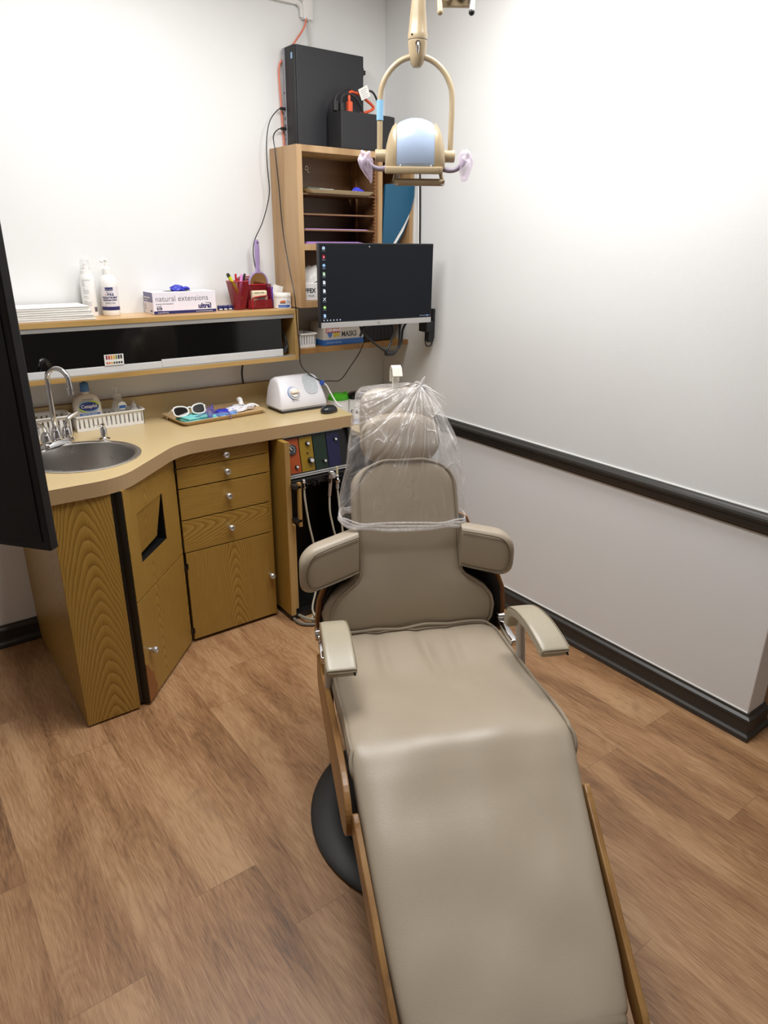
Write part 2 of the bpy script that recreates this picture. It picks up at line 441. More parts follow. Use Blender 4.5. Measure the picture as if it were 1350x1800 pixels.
for lo, hi in (((hx0, .018, hz0-.01), (hx0+.003, .09, hz1)), ((hx1-.002, .001, hz0-.01), (hx1-.0003, .09, hz1)), ((hx0, .001, hz0+.0003), (hx1, .09, hz0+.002)), ((hx0, .088, hz0), (hx1, .09, hz1))):
    g.box(lo, hi, M['black'], 0, MD)
g.obj('hatch_box', door_up)  # black sheets put the recess shade in as colour, over the cut edges too
mf = MD @ Matrix.Translation((hx0, .003, hz1-.002)) @ Matrix.Rotation(math.radians(6), 4, 'X') @ Matrix.Rotation(PI/2, 4, 'X')
G().prism([(.002, -.001), (hx1-hx0-.006, -.001), (hx1-hx0-.040, -.158), (.002, -.172)], M['oak_v'], -.005, 0, mf).obj('hatch_flap', door_up)
door_lo = G().box((0, 0, .014), (L_-.004, .018, .431), M['oak_v'], .001, MD).obj('lower_door', sc_)
pl = [(0, .012), (.062, .012), (.072, .045), (.058, .075), (.052, .115), (.036, .13), (.018, .165), (0, .18)]
G().prism(pl, plain('#8a5427', .6, 0, .2), -.0012, .001, MD @ Matrix.Rotation(PI/2, 4, 'X')).obj('peeled_corner', door_lo, label='peeled brown corner of the lower door')
for zz in (.16, .40): pass
knob(door_lo, MD @ Vector((.045, -.001, .218)), -Vector((-Nn.x, -Nn.y, 0)) if False else Nn)
for zz in (.795, .47):
    G().cyl(MD @ Vector((L_-.003, -.003, zz-.012)), MD @ Vector((L_-.003, -.003, zz+.012)), .004, M['black'], n=10).obj('hinge', door_up)
for zz in (.36, .06):
    G().cyl(MD @ Vector((L_-.003, -.003, zz-.012)), MD @ Vector((L_-.003, -.003, zz+.012)), .004, M['black'], n=10).obj('hinge', door_lo)

dc = thing('drawer_cabinet', 'oak laminate cabinet with four drawers above a single door', 'cabinet', (-1.15, -.25, 0))
G().box((-1.354, -.438, .002), (-.960, -.02, .858), M['black'], 0).obj('carcass', dc)
G().box((-.960, -.455, .012), (-.943, -.02, .858), M['oak_v'], .001).obj('side_panel', dc)
for z0, z1, kz in ((.798, .857, .826), (.713, .794, .754), (.576, .708, .647), (.432, .571, .503)):
    d = G().box((-1.353, -.457, z0), (-.947, -.440, z1), M['oak_h'], .001).obj('drawer', dc)
    knob(d, (-1.147, -.457, kz), (0, -1, 0))
d = G().box((-1.350, -.457, .016), (-.947, -.440, .427), M['oak_v'], .001).obj('door', dc)
knob(d, (-.968, -.457, .222), (0, -1, 0))
for zz in (.37, .06):
    G().cyl((-1.349, -.460, zz-.012), (-1.349, -.460, zz+.012), .004, M['black'], n=10).obj('hinge', d)

# ------------------------------------------------------------------ countertop
ZC = .911
ct = thing('countertop', 'beige laminate countertop with backsplash curving in front of the sink', 'countertop', (-1.2, -.3, .861))
def fil(p, a, b, r, n=5):
    p = Vector(p); a = Vector(a); b = Vector(b)
    p0 = p+(a-p).normalized()*r; p1 = p+(b-p).normalized()*r
    return [tuple(p0*(1-u)**2+2*p*u*(1-u)+p1*u*u) for u in [i/n for i in range(n+1)]]
raw = [(-1.905, -.002), (-1.905, -.784), (-1.655, -.784), (-1.345, -.490), (-.523, -.490), (-.462, -.002)]
pts = [raw[0]] + fil(raw[1], raw[0], raw[2], .01, 2) + fil(raw[2], raw[1], raw[3], .09, 8) + fil(raw[3], raw[2], raw[4], .09, 8) + fil(raw[4], raw[3], raw[5], .012, 3) + [raw[5]]
SX, SY, SR = -1.69, -.465, .200
g = G(); tb = bmesh.new()
hole = [(SX+(SR-.014)*math.cos(2*PI*i/40), SY+(SR-.014)*math.sin(2*PI*i/40)) for i in range(40)]
es = []
for lp in (pts, hole):
    vs = [tb.verts.new((x, y, ZC)) for x, y in lp]
    es += [tb.edges.new((vs[i], vs[(i+1) % len(vs)])) for i in range(len(vs))]
bmesh.ops.triangle_fill(tb, use_beauty=True, use_dissolve=False, edges=es)
for f in tb.faces:
    if f.normal.z < 0: f.normal_flip()
r_ = bmesh.ops.extrude_face_region(tb, geom=tb.faces[:])
bmesh.ops.translate(tb, vec=(0, 0, -.004), verts=[v for v in r_['geom'] if isinstance(v, bmesh.types.BMVert)])
bmesh.ops.recalc_face_normals(tb, faces=tb.faces)
g.absorb(tb, M['laminate']); g.obj('worktop', ct)
# fascia band following the front
fr = pts[1:-1]
g = G(); rings = []
for i, (x, y) in enumerate(fr):
    a = Vector(fr[max(i-1, 0)]); b = Vector(fr[min(i+1, len(fr)-1)]); tdir = (b-a).normalized(); nx, ny = tdir.y, -tdir.x
    if nx*0+ny*-1 < 0 and False: nx, ny = -nx, -ny
    rings.append([Vector((x+nx*o, y+ny*o, z)) for o, z in ((.0012, ZC-.0012), (.0012, ZC-.05), (-.018, ZC-.05), (-.018, ZC-.005))])
g.rings(rings, M['lam_edge']); g.auto = False
g.obj('edge_band', ct)
g = G().tube([(x, y, ZC-.0006) for x, y in fr], .0009, plain('#7a5836', .6), n=6, res=1)
g.obj('edge_seam', ct)
G().box((-1.905, -.019, ZC), (-.458, -.001, ZC+.097), M['laminate'], .001).box((-1.905, -.0193, ZC+.0972), (-.458, -.001, ZC+.0992), plain('#8a6a42', .5)).obj('backsplash', ct)

# ------------------------------------------------------------------ sink, faucet, soap pump
sk = thing('sink', 'round stainless steel sink set into the beige countertop', 'sink', (SX, SY, ZC))
G().lathe([(SR-.012, -.004), (SR-.001, 0), (SR, .003), (SR-.004, .0055), (SR-.016, .005), (SR-.022, .001), (SR-.025, -.01), (SR-.030, -.06), (SR-.045, -.12), (SR-.09, -.148), (.04, -.155), (.026, -.158), (0, -.158)], M['steel'], Matrix.Translation((SX, SY, ZC)), 64).obj('basin', sk)
G().lathe([(0, -.154), (.030, -.154), (.034, -.150), (.040, -.1525), (.041, -.156)], M['chrome'], Matrix.Translation((SX, SY, ZC)), 32).obj('drain', sk)

FX, FY = -1.729, -.262; FR = math.radians(33)
fa = thing('faucet', 'chrome gooseneck faucet with two lever handles behind the sink', 'faucet', (FX, FY, ZC), FR)
g = G()
def oval(hx, hy, z, n=28, e=.5):
    out = []
    for i in range(n):
        a = 2*PI*i/n; c, s_ = math.cos(a), math.sin(a)
        out.append(Vector((hx*math.copysign(abs(c)**e, c), hy*math.copysign(abs(s_)**e, s_), z)))
    return out
g.rings([oval(.078, .026, .0005, e=.6), oval(.078, .026, .010, e=.6), oval(.072, .021, .022, e=.6), oval(.066, .017, .026, e=.6)], M['chrome'])
g.obj('deck_plate', fa, local=True)
g = G().lathe([(.021, .02), (.021, .03), (.017, .052), (.0125, .066), (.0105, .070)], M['chrome'])
R_ = .046
sp = [(0, 0, .06), (0, 0, .15), (0, 0, .235)] + [(R_-R_*math.cos(a), 0, .247+R_*math.sin(a)) for a in [PI*i/10 for i in range(11)]] + [(2*R_+.002, 0, .215)]
sd = Vector((math.cos(math.radians(-84)), math.sin(math.radians(-84)), 0))
sp = [(sd.x*x, sd.y*x, z) for x, y, z in sp]
g.tube(sp, .0095, M['chrome'], n=14, res=4)
g.cyl((sd.x*2*R_, sd.y*2*R_, .200), (sd.x*2*R_, sd.y*2*R_, .222), .0118, M['chrome'], n=18)
g.obj('spout', fa, local=True)
for sgn in (-1, 1):
    g = G().lathe([(.0205, .02), (.0205, .03), (.017, .048), (.012, .060), (0, .062)], M['chrome'], Matrix.Translation((sgn*.051, 0, 0)))
    g.tube([(sgn*.051, 0, .055), (sgn*.052, -.002, .072), (sgn*.064, -.004, .088), (sgn*.085, -.006, .098), (sgn*.108, -.008, .105)], [.008, .008, .0075, .0075, .0065], M['chrome'], n=12)
    g.obj('lever_handle', fa, local=True)

sp_ = thing('soap_pump', 'chrome soap pump set in the countertop beside the sink', 'soap pump', (-1.560, -.272, ZC))
G().lathe([(0, 0), (.022, 0), (.023, .003), (.018, .007), (.0125, .009), (.0125, .040), (.009, .046), (0, .046)], M['chrome'], WM[sp_.name]).obj('body', sp_)
G().lathe([(0, .046), (.006, .046), (.006, .052), (.0085, .054), (.008, .061), (0, .063)], M['chrome'], WM[sp_.name]).tube([(-1.560, -.272, ZC+.056), (-1.578, -.279, ZC+.057), (-1.600, -.288, ZC+.061)], [.005, .0042, .0035], M['chrome']).obj('nozzle', sp_)

# ------------------------------------------------------------------ slotted baskets
def basket(label, x0, x1, y0, y1, z0, h, nslot, wdt=.006, group=None):
    t_ = thing('plastic_basket', label, 'basket', ((x0+x1)/2, (y0+y1)/2, z0))
    g = G(); W_ = M['white']; tk = .0022
    g.box((x0+.006, y0+.006, z0+.0005), (x1-.006, y1-.006, z0+.003), W_)
    def side(p, q):
        p = Vector(p); q = Vector(q); d = (q-p); L = d.length; d.normalize(); ang = math.atan2(d.y, d.x)
        mm = Matrix.Translation((p.x, p.y, z0)) @ Matrix.Rotation(ang, 4, 'Z')
        lo_, hi_ = .22*h, .84*h
        g.box((0, 0, .0005), (L, tk, lo_), W_, 0, mm); g.box((0, 0, hi_), (L, tk, h), W_, 0, mm)
        n = max(2, int(nslot*L/(x1-x0)+.5)); pitch = L/n
        for i in range(n+1):
            c = i*pitch; a = max(0, c-(pitch-wdt)/2); b = min(L, c+(pitch-wdt)/2)
            g.box((a, 0, lo_), (b, tk, hi_), W_, 0, mm)
    side((x0+.004, y0+.004, 0), (x1-.004, y0+.004, 0)); side((x0+.004, y1-.006, 0), (x1-.004, y1-.006, 0))
    side((x0+.004, y0+.004, 0), (x0+.004, y1-.004, 0)); side((x1-.004, y0+.004, 0), (x1-.004, y1-.004, 0))
    g.obj('slotted_wall', t_)
    g = G(); r = [(x0, y0, z0+h), (x1, y0, z0+h), (x1, y1, z0+h), (x0, y1, z0+h)]
    for a, b in zip(r, r[1:]+r[:1]):
        lo = [min(a[i], b[i])-.003 for i in range(3)]; hi = [max(a[i], b[i])+.003 for i in range(3)]
        g.box(lo, hi, W_, .0015)
    g.obj('rim', t_)
    return t_
basket('long white slotted basket holding the lotion bottle behind the sink', -1.622, -1.345, -.120, -.025, ZC, .062, 15)
basket('short white slotted basket behind the faucet, left of the lotion basket', -1.800, -1.640, -.150, -.025, ZC, .080, 8, .007)

def sellipse(cx, cy, z, hx, hy, e=.6, n=32, rot=0):
    out = []
    for i in range(n):
        a = 2*PI*i/n; c, s_ = math.cos(a), math.sin(a)
        x = hx*math.copysign(abs(c)**e, c); y = hy*math.copysign(abs(s_)**e, s_)
        out.append(Vector((cx+x*math.cos(rot)-y*math.sin(rot), cy+x*math.sin(rot)+y*math.cos(rot), z)))
    return out
def oval_plate(cx, y, cz, hx, hz, m, th=.0006, n=32, g=None, tilt=0):
    g = g or G()
    g.prism([(hx*math.cos(2*PI*i/n), hz*math.sin(2*PI*i/n)) for i in range(n)], m, 0, th, face(cx, y, cz) @ Matrix.Rotation(tilt, 4, 'Z'))
    return g

# lotion bottle
bx, by, bz = -1.560, -.070, ZC+.004
lt = thing('lotion_bottle', 'white lotion bottle with blue cap and oval blue label in the basket', 'bottle', (bx, by, bz))
st = [(0, .045, .026), (.006, .052, .030), (.05, .056, .031), (.10, .054, .030), (.125, .046, .027), (.138, .030, .021), (.143, .015, .015), (.152, .0145, .0145)]
G().rings([sellipse(bx, by, bz+z, hx, hy, .75) for z, hx, hy in st], plain('#e6dfd3', .3)).obj('body', lt)
G().lathe([(0, .150), (.0165, .150), (.0175, .154), (.0165, .182), (.014, .186), (.006, .186), (.006, .191), (0, .191)], plain('#4677b4', .4), Matrix.Translation((bx, by, bz)), 28).obj('cap', lt)
g = G(); yy = by-.0325
g.prism([(.040*math.cos(2*PI*i/32), .0215*math.sin(2*PI*i/32)) for i in range(32)], plain('#b7cf3a', .4), 0, .0006, face(bx+.001, yy, bz+.094) @ Matrix.Rotation(.12, 4, 'Z'))
g.prism([(.038*math.cos(2*PI*i/32), .0205*math.sin(2*PI*i/32)) for i in range(32)], plain('#5d8fc9', .4), .0004, .0009, face(bx, yy, bz+.0935) @ Matrix.Rotation(-.16, 4, 'Z'))
g.prism([(.037*math.cos(2*PI*i/32), .0175*math.sin(2*PI*i/32)) for i in range(32)], plain('#1c2a6b', .4), .0008, .0012, face(bx, yy, bz+.094))
g.text('Cetaphil', .0195, M['paper'], face(bx, yy-.0013, bz+.0885), align='CENTER', sx=.95)
g.box((bx-.040, yy-.0006, bz+.058), (bx+.040, yy, bz+.067), plain('#5577b3', .4))
g.text('Gentle Skin Cleanser', .007, M['paper'], face(bx, yy-.0008, bz+.0602), align='CENTER')
g.text('DERMATOLOGIST', .0055, plain('#555048', .6), face(bx, yy+.001, bz+.121), align='CENTER')
g.obj('front_label', lt)

# clear pump bottle
cx_, cy_ = -1.435, -.07
cb = thing('pump_bottle', 'small clear pump bottle with a blue and white label in the basket', 'bottle', (cx_, cy_, bz))
G().rings([sellipse(cx_, cy_, bz+z, hx, hy, .85) for z, hx, hy in ((0, .026, .018), (.005, .029, .020), (.06, .030, .020), (.088, .025, .018), (.102, .013, .012), (.108, .012, .012))], M['clear']).obj('body', cb)
g = G().lathe([(0, .106), (.0155, .106), (.0165, .110), (.014, .128), (.007, .132), (.004, .134), (.004, .150), (0, .150)], M['clear'], Matrix.Translation((cx_, cy_, bz)), 20)
g.tube([(cx_+.008, cy_, bz+.152), (cx_-.010, cy_, bz+.153), (cx_-.026, cy_-.004, bz+.150)], .0045, M['clear']); g.obj('pump_head', cb)
g = oval_plate(cx_+.010, cy_-.0208, bz+.078, .017, .017, M['paper']); g.box((cx_-.004, cy_-.0222, bz+.068), (cx_+.024, cy_-.0215, bz+.080), plain('#2f66ad', .4)); g.obj('front_label', cb)
cx_ = -1.372
cb = thing('dropper_bottle', 'small frosted squeeze bottle with pointed tip, right end of the basket', 'bottle', (cx_, cy_, bz))
G().lathe([(0, 0), (.018, 0), (.020, .004), (.020, .048), (.014, .058), (.008, .062), (0, .062)], M['frost'], Matrix.Translation((cx_, cy_, bz)), 24).obj('body', cb)
G().lathe([(0, .06), (.010, .06), (.010, .074), (.005, .078), (.0015, .092), (0, .092)], M['frost'], Matrix.Translation((cx_, cy_, bz)), 20).obj('nozzle_cap', cb)

# ------------------------------------------------------------------ instrument tray and what lies in it
TX, TY, TR = -1.045, -.150, math.radians(5)
tr = thing('dental_tray', 'beige plastic instrument tray on the countertop under the sunglasses', 'tray', (TX, TY, ZC), TR)
def rrect(hx, hy, z, r=.02, k=5):
    out = []
    for sx, sy, a0 in ((1, 1, 0), (-1, 1, 90), (-1, -1, 180), (1, -1, 270)):
        for i in range(k+1):
            a = math.radians(a0+90*i/k); out.append(Vector((sx*(hx-r)+r*math.cos(a), sy*(hy-r)+r*math.sin(a), z)))
    return out
TRAYM = plain('#c4a67a', .4)
def tray_mesh(hx, hy):
    return G().rings([rrect(hx-.016, hy-.016, .0008), rrect(hx-.003, hy-.003, .016), rrect(hx, hy, .019), rrect(hx-.001, hy-.001, .0205), rrect(hx-.005, hy-.005, .0185), rrect(hx-.018, hy-.018, .004)], TRAYM)
g = tray_mesh(.205, .110); g.obj('tray_body', tr, local=True)
TM = WM[tr.name]
def tl(x, y, z): return TM @ Vector((x, y, z))
# turquoise folded bib
tq = thing('folded_bib', 'turquoise folded paper bib lying in the tray beneath the sunglasses', 'bib', tl(-.10, -.02, .0045), TR+.12)
Mq = WM[tq.name]
G().box((-.072, -.052, 0), (.070, .050, .010), plain('#62c1c0', .7), .003, Mq).box((-.070, -.051, .0102), (.068, .049, .018), plain('#7ad2d0', .7), .003, Mq @ Matrix.Rotation(.03, 4, 'Y')).obj('folded_sheet', tq)
# sunglasses
def glasses(name, label, loc, rz, fm, lm, tilt=1.15, k=1.0):
    t_ = thing(name, label, 'glasses', loc, rz)
    m0 = WM[t_.name] @ Matrix.Rotation(tilt, 4, 'X') @ Matrix.Diagonal((k, k, .85, 1))
    g = G(); lens = []
    for sgn in (-1, 1):
        ring = []
        for i in range(24):
            a = 2*PI*i/24; c, s_ = math.cos(a), math.sin(a)
            x = .0285*math.copysign(abs(c)**.75, c); y = .0185*math.copysign(abs(s_)**.75, s_)
            y += .004*(x*sgn/.03) if y > 0 else 0
            ring.append((sgn*.036+x, y, -.003*((sgn*.036+x)/.065)**2*3))
        lens.append(ring)
        g.tube([m0 @ Vector(p) for p in ring], .0034, fm, n=8, res=1, closed=True)
    g.tube([m0 @ Vector(p) for p in ((-.0085, .008, 0), (0, .011, .001), (.0085, .008, 0))], .0032, fm, n=8)
    fr_ = g.obj('frame', t_)
    for ring in lens:
        tb = bmesh.new(); tb.faces.new([tb.verts.new(m0 @ Vector(p)) for p in ring]); gg = G(); gg.absorb(tb, lm); gg.obj('lens', t_)
    for sgn in (-1, 1):
        pp = [(sgn*.066, .010, -.008), (sgn*.069, .009, -.020), (sgn*.068, .006, -.065), (sgn*.066, .000, -.090), (sgn*.064, -.010, -.108)]
        G().tube([m0 @ Vector(p) for p in pp], [.0042, .0036, .003, .003, .0022], fm, n=8).obj('temple', t_)
    return t_
glasses('sunglasses', 'white framed sunglasses with dark lenses resting on the left end of the tray', tl(-.122, -.012, .046), TR+.02, M['white'], plain('#120d0d', .15), tilt=1.10, k=1.14)
glasses('safety_glasses', 'lilac tinted clear safety glasses lying in the middle of the tray', tl(-.035, -.045, .034), TR+.9, M['lilac_clear'], M['lilac_clear'], tilt=1.30)
# gloves: lumpy crumpled sheets with fingers
def glove(name, label, loc, rz, m, s=1.0, seed=1, cat='glove', fingers=4, parent_mat=None, h=.016):
    rnd = random.Random(seed)
    tb = bmesh.new(); bmesh.ops.create_icosphere(tb, subdivisions=4, radius=1)
    for v in tb.verts:
        c = v.co.copy(); nz = noise.noise(c*1.9+Vector((seed*3.1, 0, 0)))*.55+noise.noise(c*4.3+Vector((0, seed*2.3, 0)))*.28
        c *= 1+nz*.55
        v.co = Vector((c.x*.05*s, c.y*.034*s, max(-h*.5, c.z*h)+h*.5))
    g = G(); g.absorb(tb, m, Matrix.Translation(loc) @ Matrix.Rotation(rz, 4, 'Z')); g.auto = True
    for i in range(fingers):
        a = rz+rnd.uniform(-.6, .6)+(-.5+i*.33); p0 = Vector(loc)+Vector((math.cos(a)*.028*s, math.sin(a)*.02*s, h*.5))
        d1 = Vector((math.cos(a), math.sin(a), rnd.uniform(-.1, .5))); d2 = Vector((math.cos(a+.6), math.sin(a+.6), -.3))
        p1 = p0+d1*.028*s; p2 = p1+d2*.026*s
        for q in (p1, p2): q.z = max(q.z, loc[2]+.006*s)
        g.tube([p0, p1, p2], [.010*s, .0085*s, .006*s], m, n=10)
    return single(g, name, label, cat, loc, sharp=60)
GB = plain('#3038b8', .35, 0, .1); GW = plain('#e4e4ec', .5); GLB = plain('#6f9be0', .4)
glove('blue_glove', 'dark blue nitrile glove crumpled in the middle of the tray', tuple(tl(.045, .005, .005)), TR+.3, GB, .9, 3, h=.012)
glove('light_blue_glove', 'pale blue folded sleeve beside the turquoise bib in the tray', tuple(tl(.020, -.045, .005)), TR-.7, GLB, .75, 5, 'sleeve', 2, h=.009)
glove('white_glove', 'crumpled white glove at the right end of the tray', tuple(tl(.112, .000, .005)), TR+.1, GW, 1.0, 9, h=.018)
g = G().tube([tl(.130, -.012, .03), tl(.134, .0, .045), tl(.136, .012, .052), tl(.131, .02, .050)], [.012, .011, .012, .009], M['white'], n=14)
g.tube([tl(.150, -.02, .022), tl(.178, -.012, .028), tl(.20, -.02, .024), tl(.212, -.034, .012)], [.008, .006, .005, .004], M['white'], n=10)
single(g, 'suction_tip', 'white curved plastic suction tip on the right rim of the tray', 'suction tip', tuple(tl(.14, 0, .01)))
g = G().box((-.045, -.018, 0), (.045, .018, .0025), M['paper'], .001, TM @ Matrix.Translation((-.060, -.074, .006)) @ Matrix.Rotation(.1, 4, 'Z'))
g.box((-.035, -.014, .0028), (.010, .014, .0045), M['black'], .001, TM @ Matrix.Translation((-.075, -.068, .006)) @ Matrix.Rotation(.3, 4, 'Z'))
single(g, 'packet', 'black and white packet at the front of the tray below the bib', 'packet', tuple(tl(-.06, -.07, .006)))
g = G().tube([tl(-.050, .01, .030), tl(-.055, -.02, .026), tl(-.03, -.05, .024), tl(.0, -.06, .024), tl(.022, -.075, .026), tl(.016, -.105, .022), tl(.008, -.125, .009)], [.0016, .0016, .0016, .0016, .0018, .003, .003], plain('#6a5484', .4), n=8)
single(g, 'glasses_cord', 'thin purple cord hanging over the front rim of the tray', 'cord', tuple(tl(0, -.06, .02)))

# ------------------------------------------------------------------ white desktop device
dx0, dx1 = -.790, -.548
dv = thing('dental_scaler', 'white sloping tabletop dental unit with round dial beside the mouse', 'dental unit', (-.669, -.22, ZC), 0)
WH = plain('#e4e2e6', .3)
def prof_dev(x, k=1.0, dz=0):
    P_ = [(-.302, .020), (-.304, .035), (-.292, .070), (-.268, .112), (-.245, .142), (-.222, .152), (-.190, .150), (-.165, .138), (-.150, .10), (-.145, .02)]
    cy = -.222
    return [Vector((-.669+(x+.669)*(1.02-1.15*max(0, z-.03)), cy+(y-cy)*k, ZC+.001+.020+(z-.020)*k)) for y, z in P_]
g = G().rings([prof_dev(dx0, .86), prof_dev(dx0+.006, .955), prof_dev(dx0+.02, .99), prof_dev(dx0+.07, 1.0), prof_dev(dx1-.07, 1.0), prof_dev(dx1-.02, .985), prof_dev(dx1-.006, .945), prof_dev(dx1, .85)], WH)
cas = g.obj('casing', dv, sharp=50)
G().box((dx0+.01, -.295, ZC+.0005), (dx1-.01, -.150, ZC+.021), plain('#3a3b40', .5), .004).box((dx0+.002, -.300, ZC+.012), (dx1-.002, -.146, ZC+.0225), plain('#9aa0ad', .4), .003).obj('base', dv)
sl = math.atan2(.072, .047)   # slope of the front face
mF = Matrix.Translation((-.715, -.2835, ZC+.0865)) @ Matrix.Rotation(math.radians(60), 4, 'X')
g = G().lathe([(.030, .0), (.030, .0035), (.0245, .0035), (.0245, 0)], plain('#c9c9cf', .3), mF, 32).lathe([(.0305, .0), (.0305, .0038), (.028, .0038)], plain('#4a7fc0', .4), mF, 32, a0=PI*.55, a1=PI*1.3)
g.lathe([(0, .004), (.0235, .004), (.0215, .010), (0, .011)], WH, mF, 32); g.box((-.020, -.007, .010), (.020, .007, .021), plain('#e9dcc8', .35), .003, mF); g.obj('dial', dv)
tb_ = mF @ Matrix.Translation((0, -.042, -.001))
G().text('- MIN  MAX +', .007, plain('#8a8a94', .5), mF @ Matrix.Translation((0, -.0385, .0005)), align='CENTER').cyl(mF @ Vector((-.014, -.0285, 0)), mF @ Vector((-.014, -.0285, .003)), .0022, M['black'], n=10).obj('lettering', dv)
mD = Matrix.Translation((-.614, -.266, ZC+.1145)) @ Matrix.Rotation(math.radians(58), 4, 'X') @ Matrix.Rotation(.0, 4, 'Z')
g = G(); g.prism([(.036*math.copysign(abs(math.cos(a))**.7, math.cos(a))-.004, .048*math.copysign(abs(math.sin(a))**.8, math.sin(a))) for a in [2*PI*i/36 for i in range(36)]], plain('#bdc2c6', .25), -.004, .0022, mD)
for q in ((-.008, .012), (.004, -.004), (-.002, -.022)): g.lathe([(.0045, .0024), (.0055, .0024), (.0055, .0028), (.0045, .0028)], plain('#e8eaec', .4), mD @ Matrix.Translation((*q, 0)), 16)
g.obj('display_panel', dv)
G().text('ULTRASONIC', .0075, plain('#8a8d98', .5), Matrix.Translation((-.765, -.262, ZC+.1245)) @ Matrix.Rotation(math.radians(58), 4, 'X')) if False else None

cbw = thing('power_adapter_cable', 'white cable with a blue plug behind the white dental unit', 'cable', (-.53, -.27, ZC))
G().tube([(-.545, -.262, 1.022), (-.528, -.268, 1.008), (-.515, -.28, .975), (-.500, -.300, .935), (-.486, -.315, .9145), (-.478, -.325, .9125)], .0034, M['white']).obj('cable', cbw)
G().box((-.558, -.272, 1.012), (-.542, -.252, 1.034), plain('#2c53b0', .4), .004).obj('plug', cbw, label='blue plug')

mo = thing('computer_mouse', 'black wireless mouse at the right end of the countertop', 'mouse', (-.590, -.385, ZC), math.radians(15))
g = G(); rr = []
for z, kx, ky in ((.0008, .9, .9), (.005, 1, 1), (.014, .98, .97), (.022, .86, .86), (.030, .62, .64), (.0345, .3, .34)):
    rr.append(sellipse(-.004*(z/.03), 0, z, .046*kx, .029*ky, .85, 32))
g.rings(rr, plain('#1b1f24', .22)); g.obj('shell', mo, local=True, sharp=60)
G().cyl((.024, -.003, .0245), (.024, .003, .0245), .007, M['rubber'], n=16).obj('scroll_wheel', mo, local=True)

# ------------------------------------------------------------------ low corner stand with wipe tubs
cs = thing('corner_stand', 'low beige corner surface beyond the countertop, carrying the wipe tubs', 'stand', (-.25, -.25, 0))
G().box((-.442, -.46, .775), (-.012, -.022, .80), M['laminate'], .001).obj('top', cs)
G().box((-.43, -.44, .002), (-.03, -.03, .775), M['black_matte']).obj('body', cs)
def tub(label, x, y, lidc, texts, hb=.125, r=.050):
    t_ = thing('wipe_tub', label, 'tub', (x, y, .801)); T = Matrix.Translation((x, y, .801))
    G().lathe([(0, 0), (r-.003, 0), (r, .003), (r, hb-.006), (r+.0015, hb-.004), (r+.0015, hb), (r-.002, hb)], M['white'], T, 36).obj('body', t_)
    lm = plain(lidc, .22)
    g = G().lathe([(0, hb+.028), (r*.75, hb+.026), (r*.96, hb+.018), (r+.002, hb+.004), (r+.002, hb), (0, hb)], lm, T, 36)
    g.lathe([(0, .0), (.020, .0), (.018, .005), (0, .006)], lm, T @ Matrix.Translation((-.008, -.006, hb+.026)), 24)
    g.tube([(x+.030, y-.022, .801+hb+.022), (x+.042, y-.012, .801+hb+.027), (x+.040, y+.012, .801+hb+.025)], .006, lm)
    g.obj('lid', t_)
    g = G()
    for tx, sz, zz, mm, a0 in texts:
        # wrap lettering around the tub, letter by letter
        a = a0
        for ch in tx:
            g.text(ch, sz, mm, Matrix.Translation((x+math.cos(a)*(r+.0006), y+math.sin(a)*(r+.0006), .801+zz)) @ Matrix.Rotation(a+PI/2, 4, 'Z') @ Matrix.Rotation(PI/2, 4, 'X'), align='CENTER', bold=.0006)
            a += sz*(.95 if ch in 'CWM' else .35 if ch in 'il' else .68)/r
    g.lathe([(r+.0004, .004), (r+.0004, .030)], plain('#b9bcd8' if 'black' in label else '#c45a8c', .5), T, 36, a0=PI*1.1, a1=PI*1.75)
    g.obj('printed_label', t_)
BK = M['black']
tub('white wipe tub with a bright green lid behind the mouse', -.455+.018, -.225, '#3f9a1e', [('Wipes', .018, .045, plain('#b03070', .5), PI*1.42)])
tub('white wipe tub with a glossy black lid beside the plastic covered headrest', -.342, -.250, '#0e0e0e', [('CaviWipes', .024, .058, BK, PI*1.155)])

# ------------------------------------------------------------------ long wall shelf with sliding doors
S0, S1 = -2.15, -.630
SZ0, SZ1 = 1.130, 1.355
SD = -.200
ws = thing('wall_shelf', 'long oak wall shelf cabinet with black sliding doors above the sink', 'cabinet', (-1.4, -.1, SZ0))
G().box((S0, SD+.001, SZ1-.019), (S1, -.001, SZ1), M['shelf_top'], .0008).box((S0, SD, SZ1-.0192), (S1, SD+.0012, SZ1-.0005), M['oak_edge']).obj('top_board', ws)
G().box((S0, SD, SZ0), (S1, -.001, SZ0+.019), M['oak_edge'], .0008).obj('bottom_board', ws)
G().box((S1-.021, SD-.0006, SZ0-.0004), (S1, -.001, SZ1-.019), M['oak_edge_v'], .0008).obj('end_panel', ws)
G().box((S0, -.012, SZ0+.019), (S1-.021, -.002, SZ1-.019), plain('#2a1d12', .7)).obj('back_panel', ws)
G().box((S0, SD+.004, SZ1-.037), (S1-.021, SD+.022, SZ1-.0192), M['alu'], .001).box((S0, SD+.002, SZ0+.019), (S1-.021, SD+.022, SZ0+.0225), M['alu'], .0005).obj('track', ws)
d = G().box((S0+.004, SD+.006, SZ0+.024), (-1.275, SD+.010, SZ1-.037), M['black_gloss']).obj('sliding_door', ws)
G().box((S0+.004, SD+.0015, SZ0+.023), (-1.276, SD+.0055, SZ0+.049), M['alu_light'], .001).obj('pull_strip', d)
d = G().box((-1.28, SD+.013, SZ0+.024), (-.712, SD+.017, SZ1-.037), M['black_gloss']).obj('sliding_door', ws)
G().box((-1.2745, SD+.0035, SZ0+.0235), (-.712, SD+.0125, SZ0+.054), M['alu_light'], .001).obj('pull_strip', d)
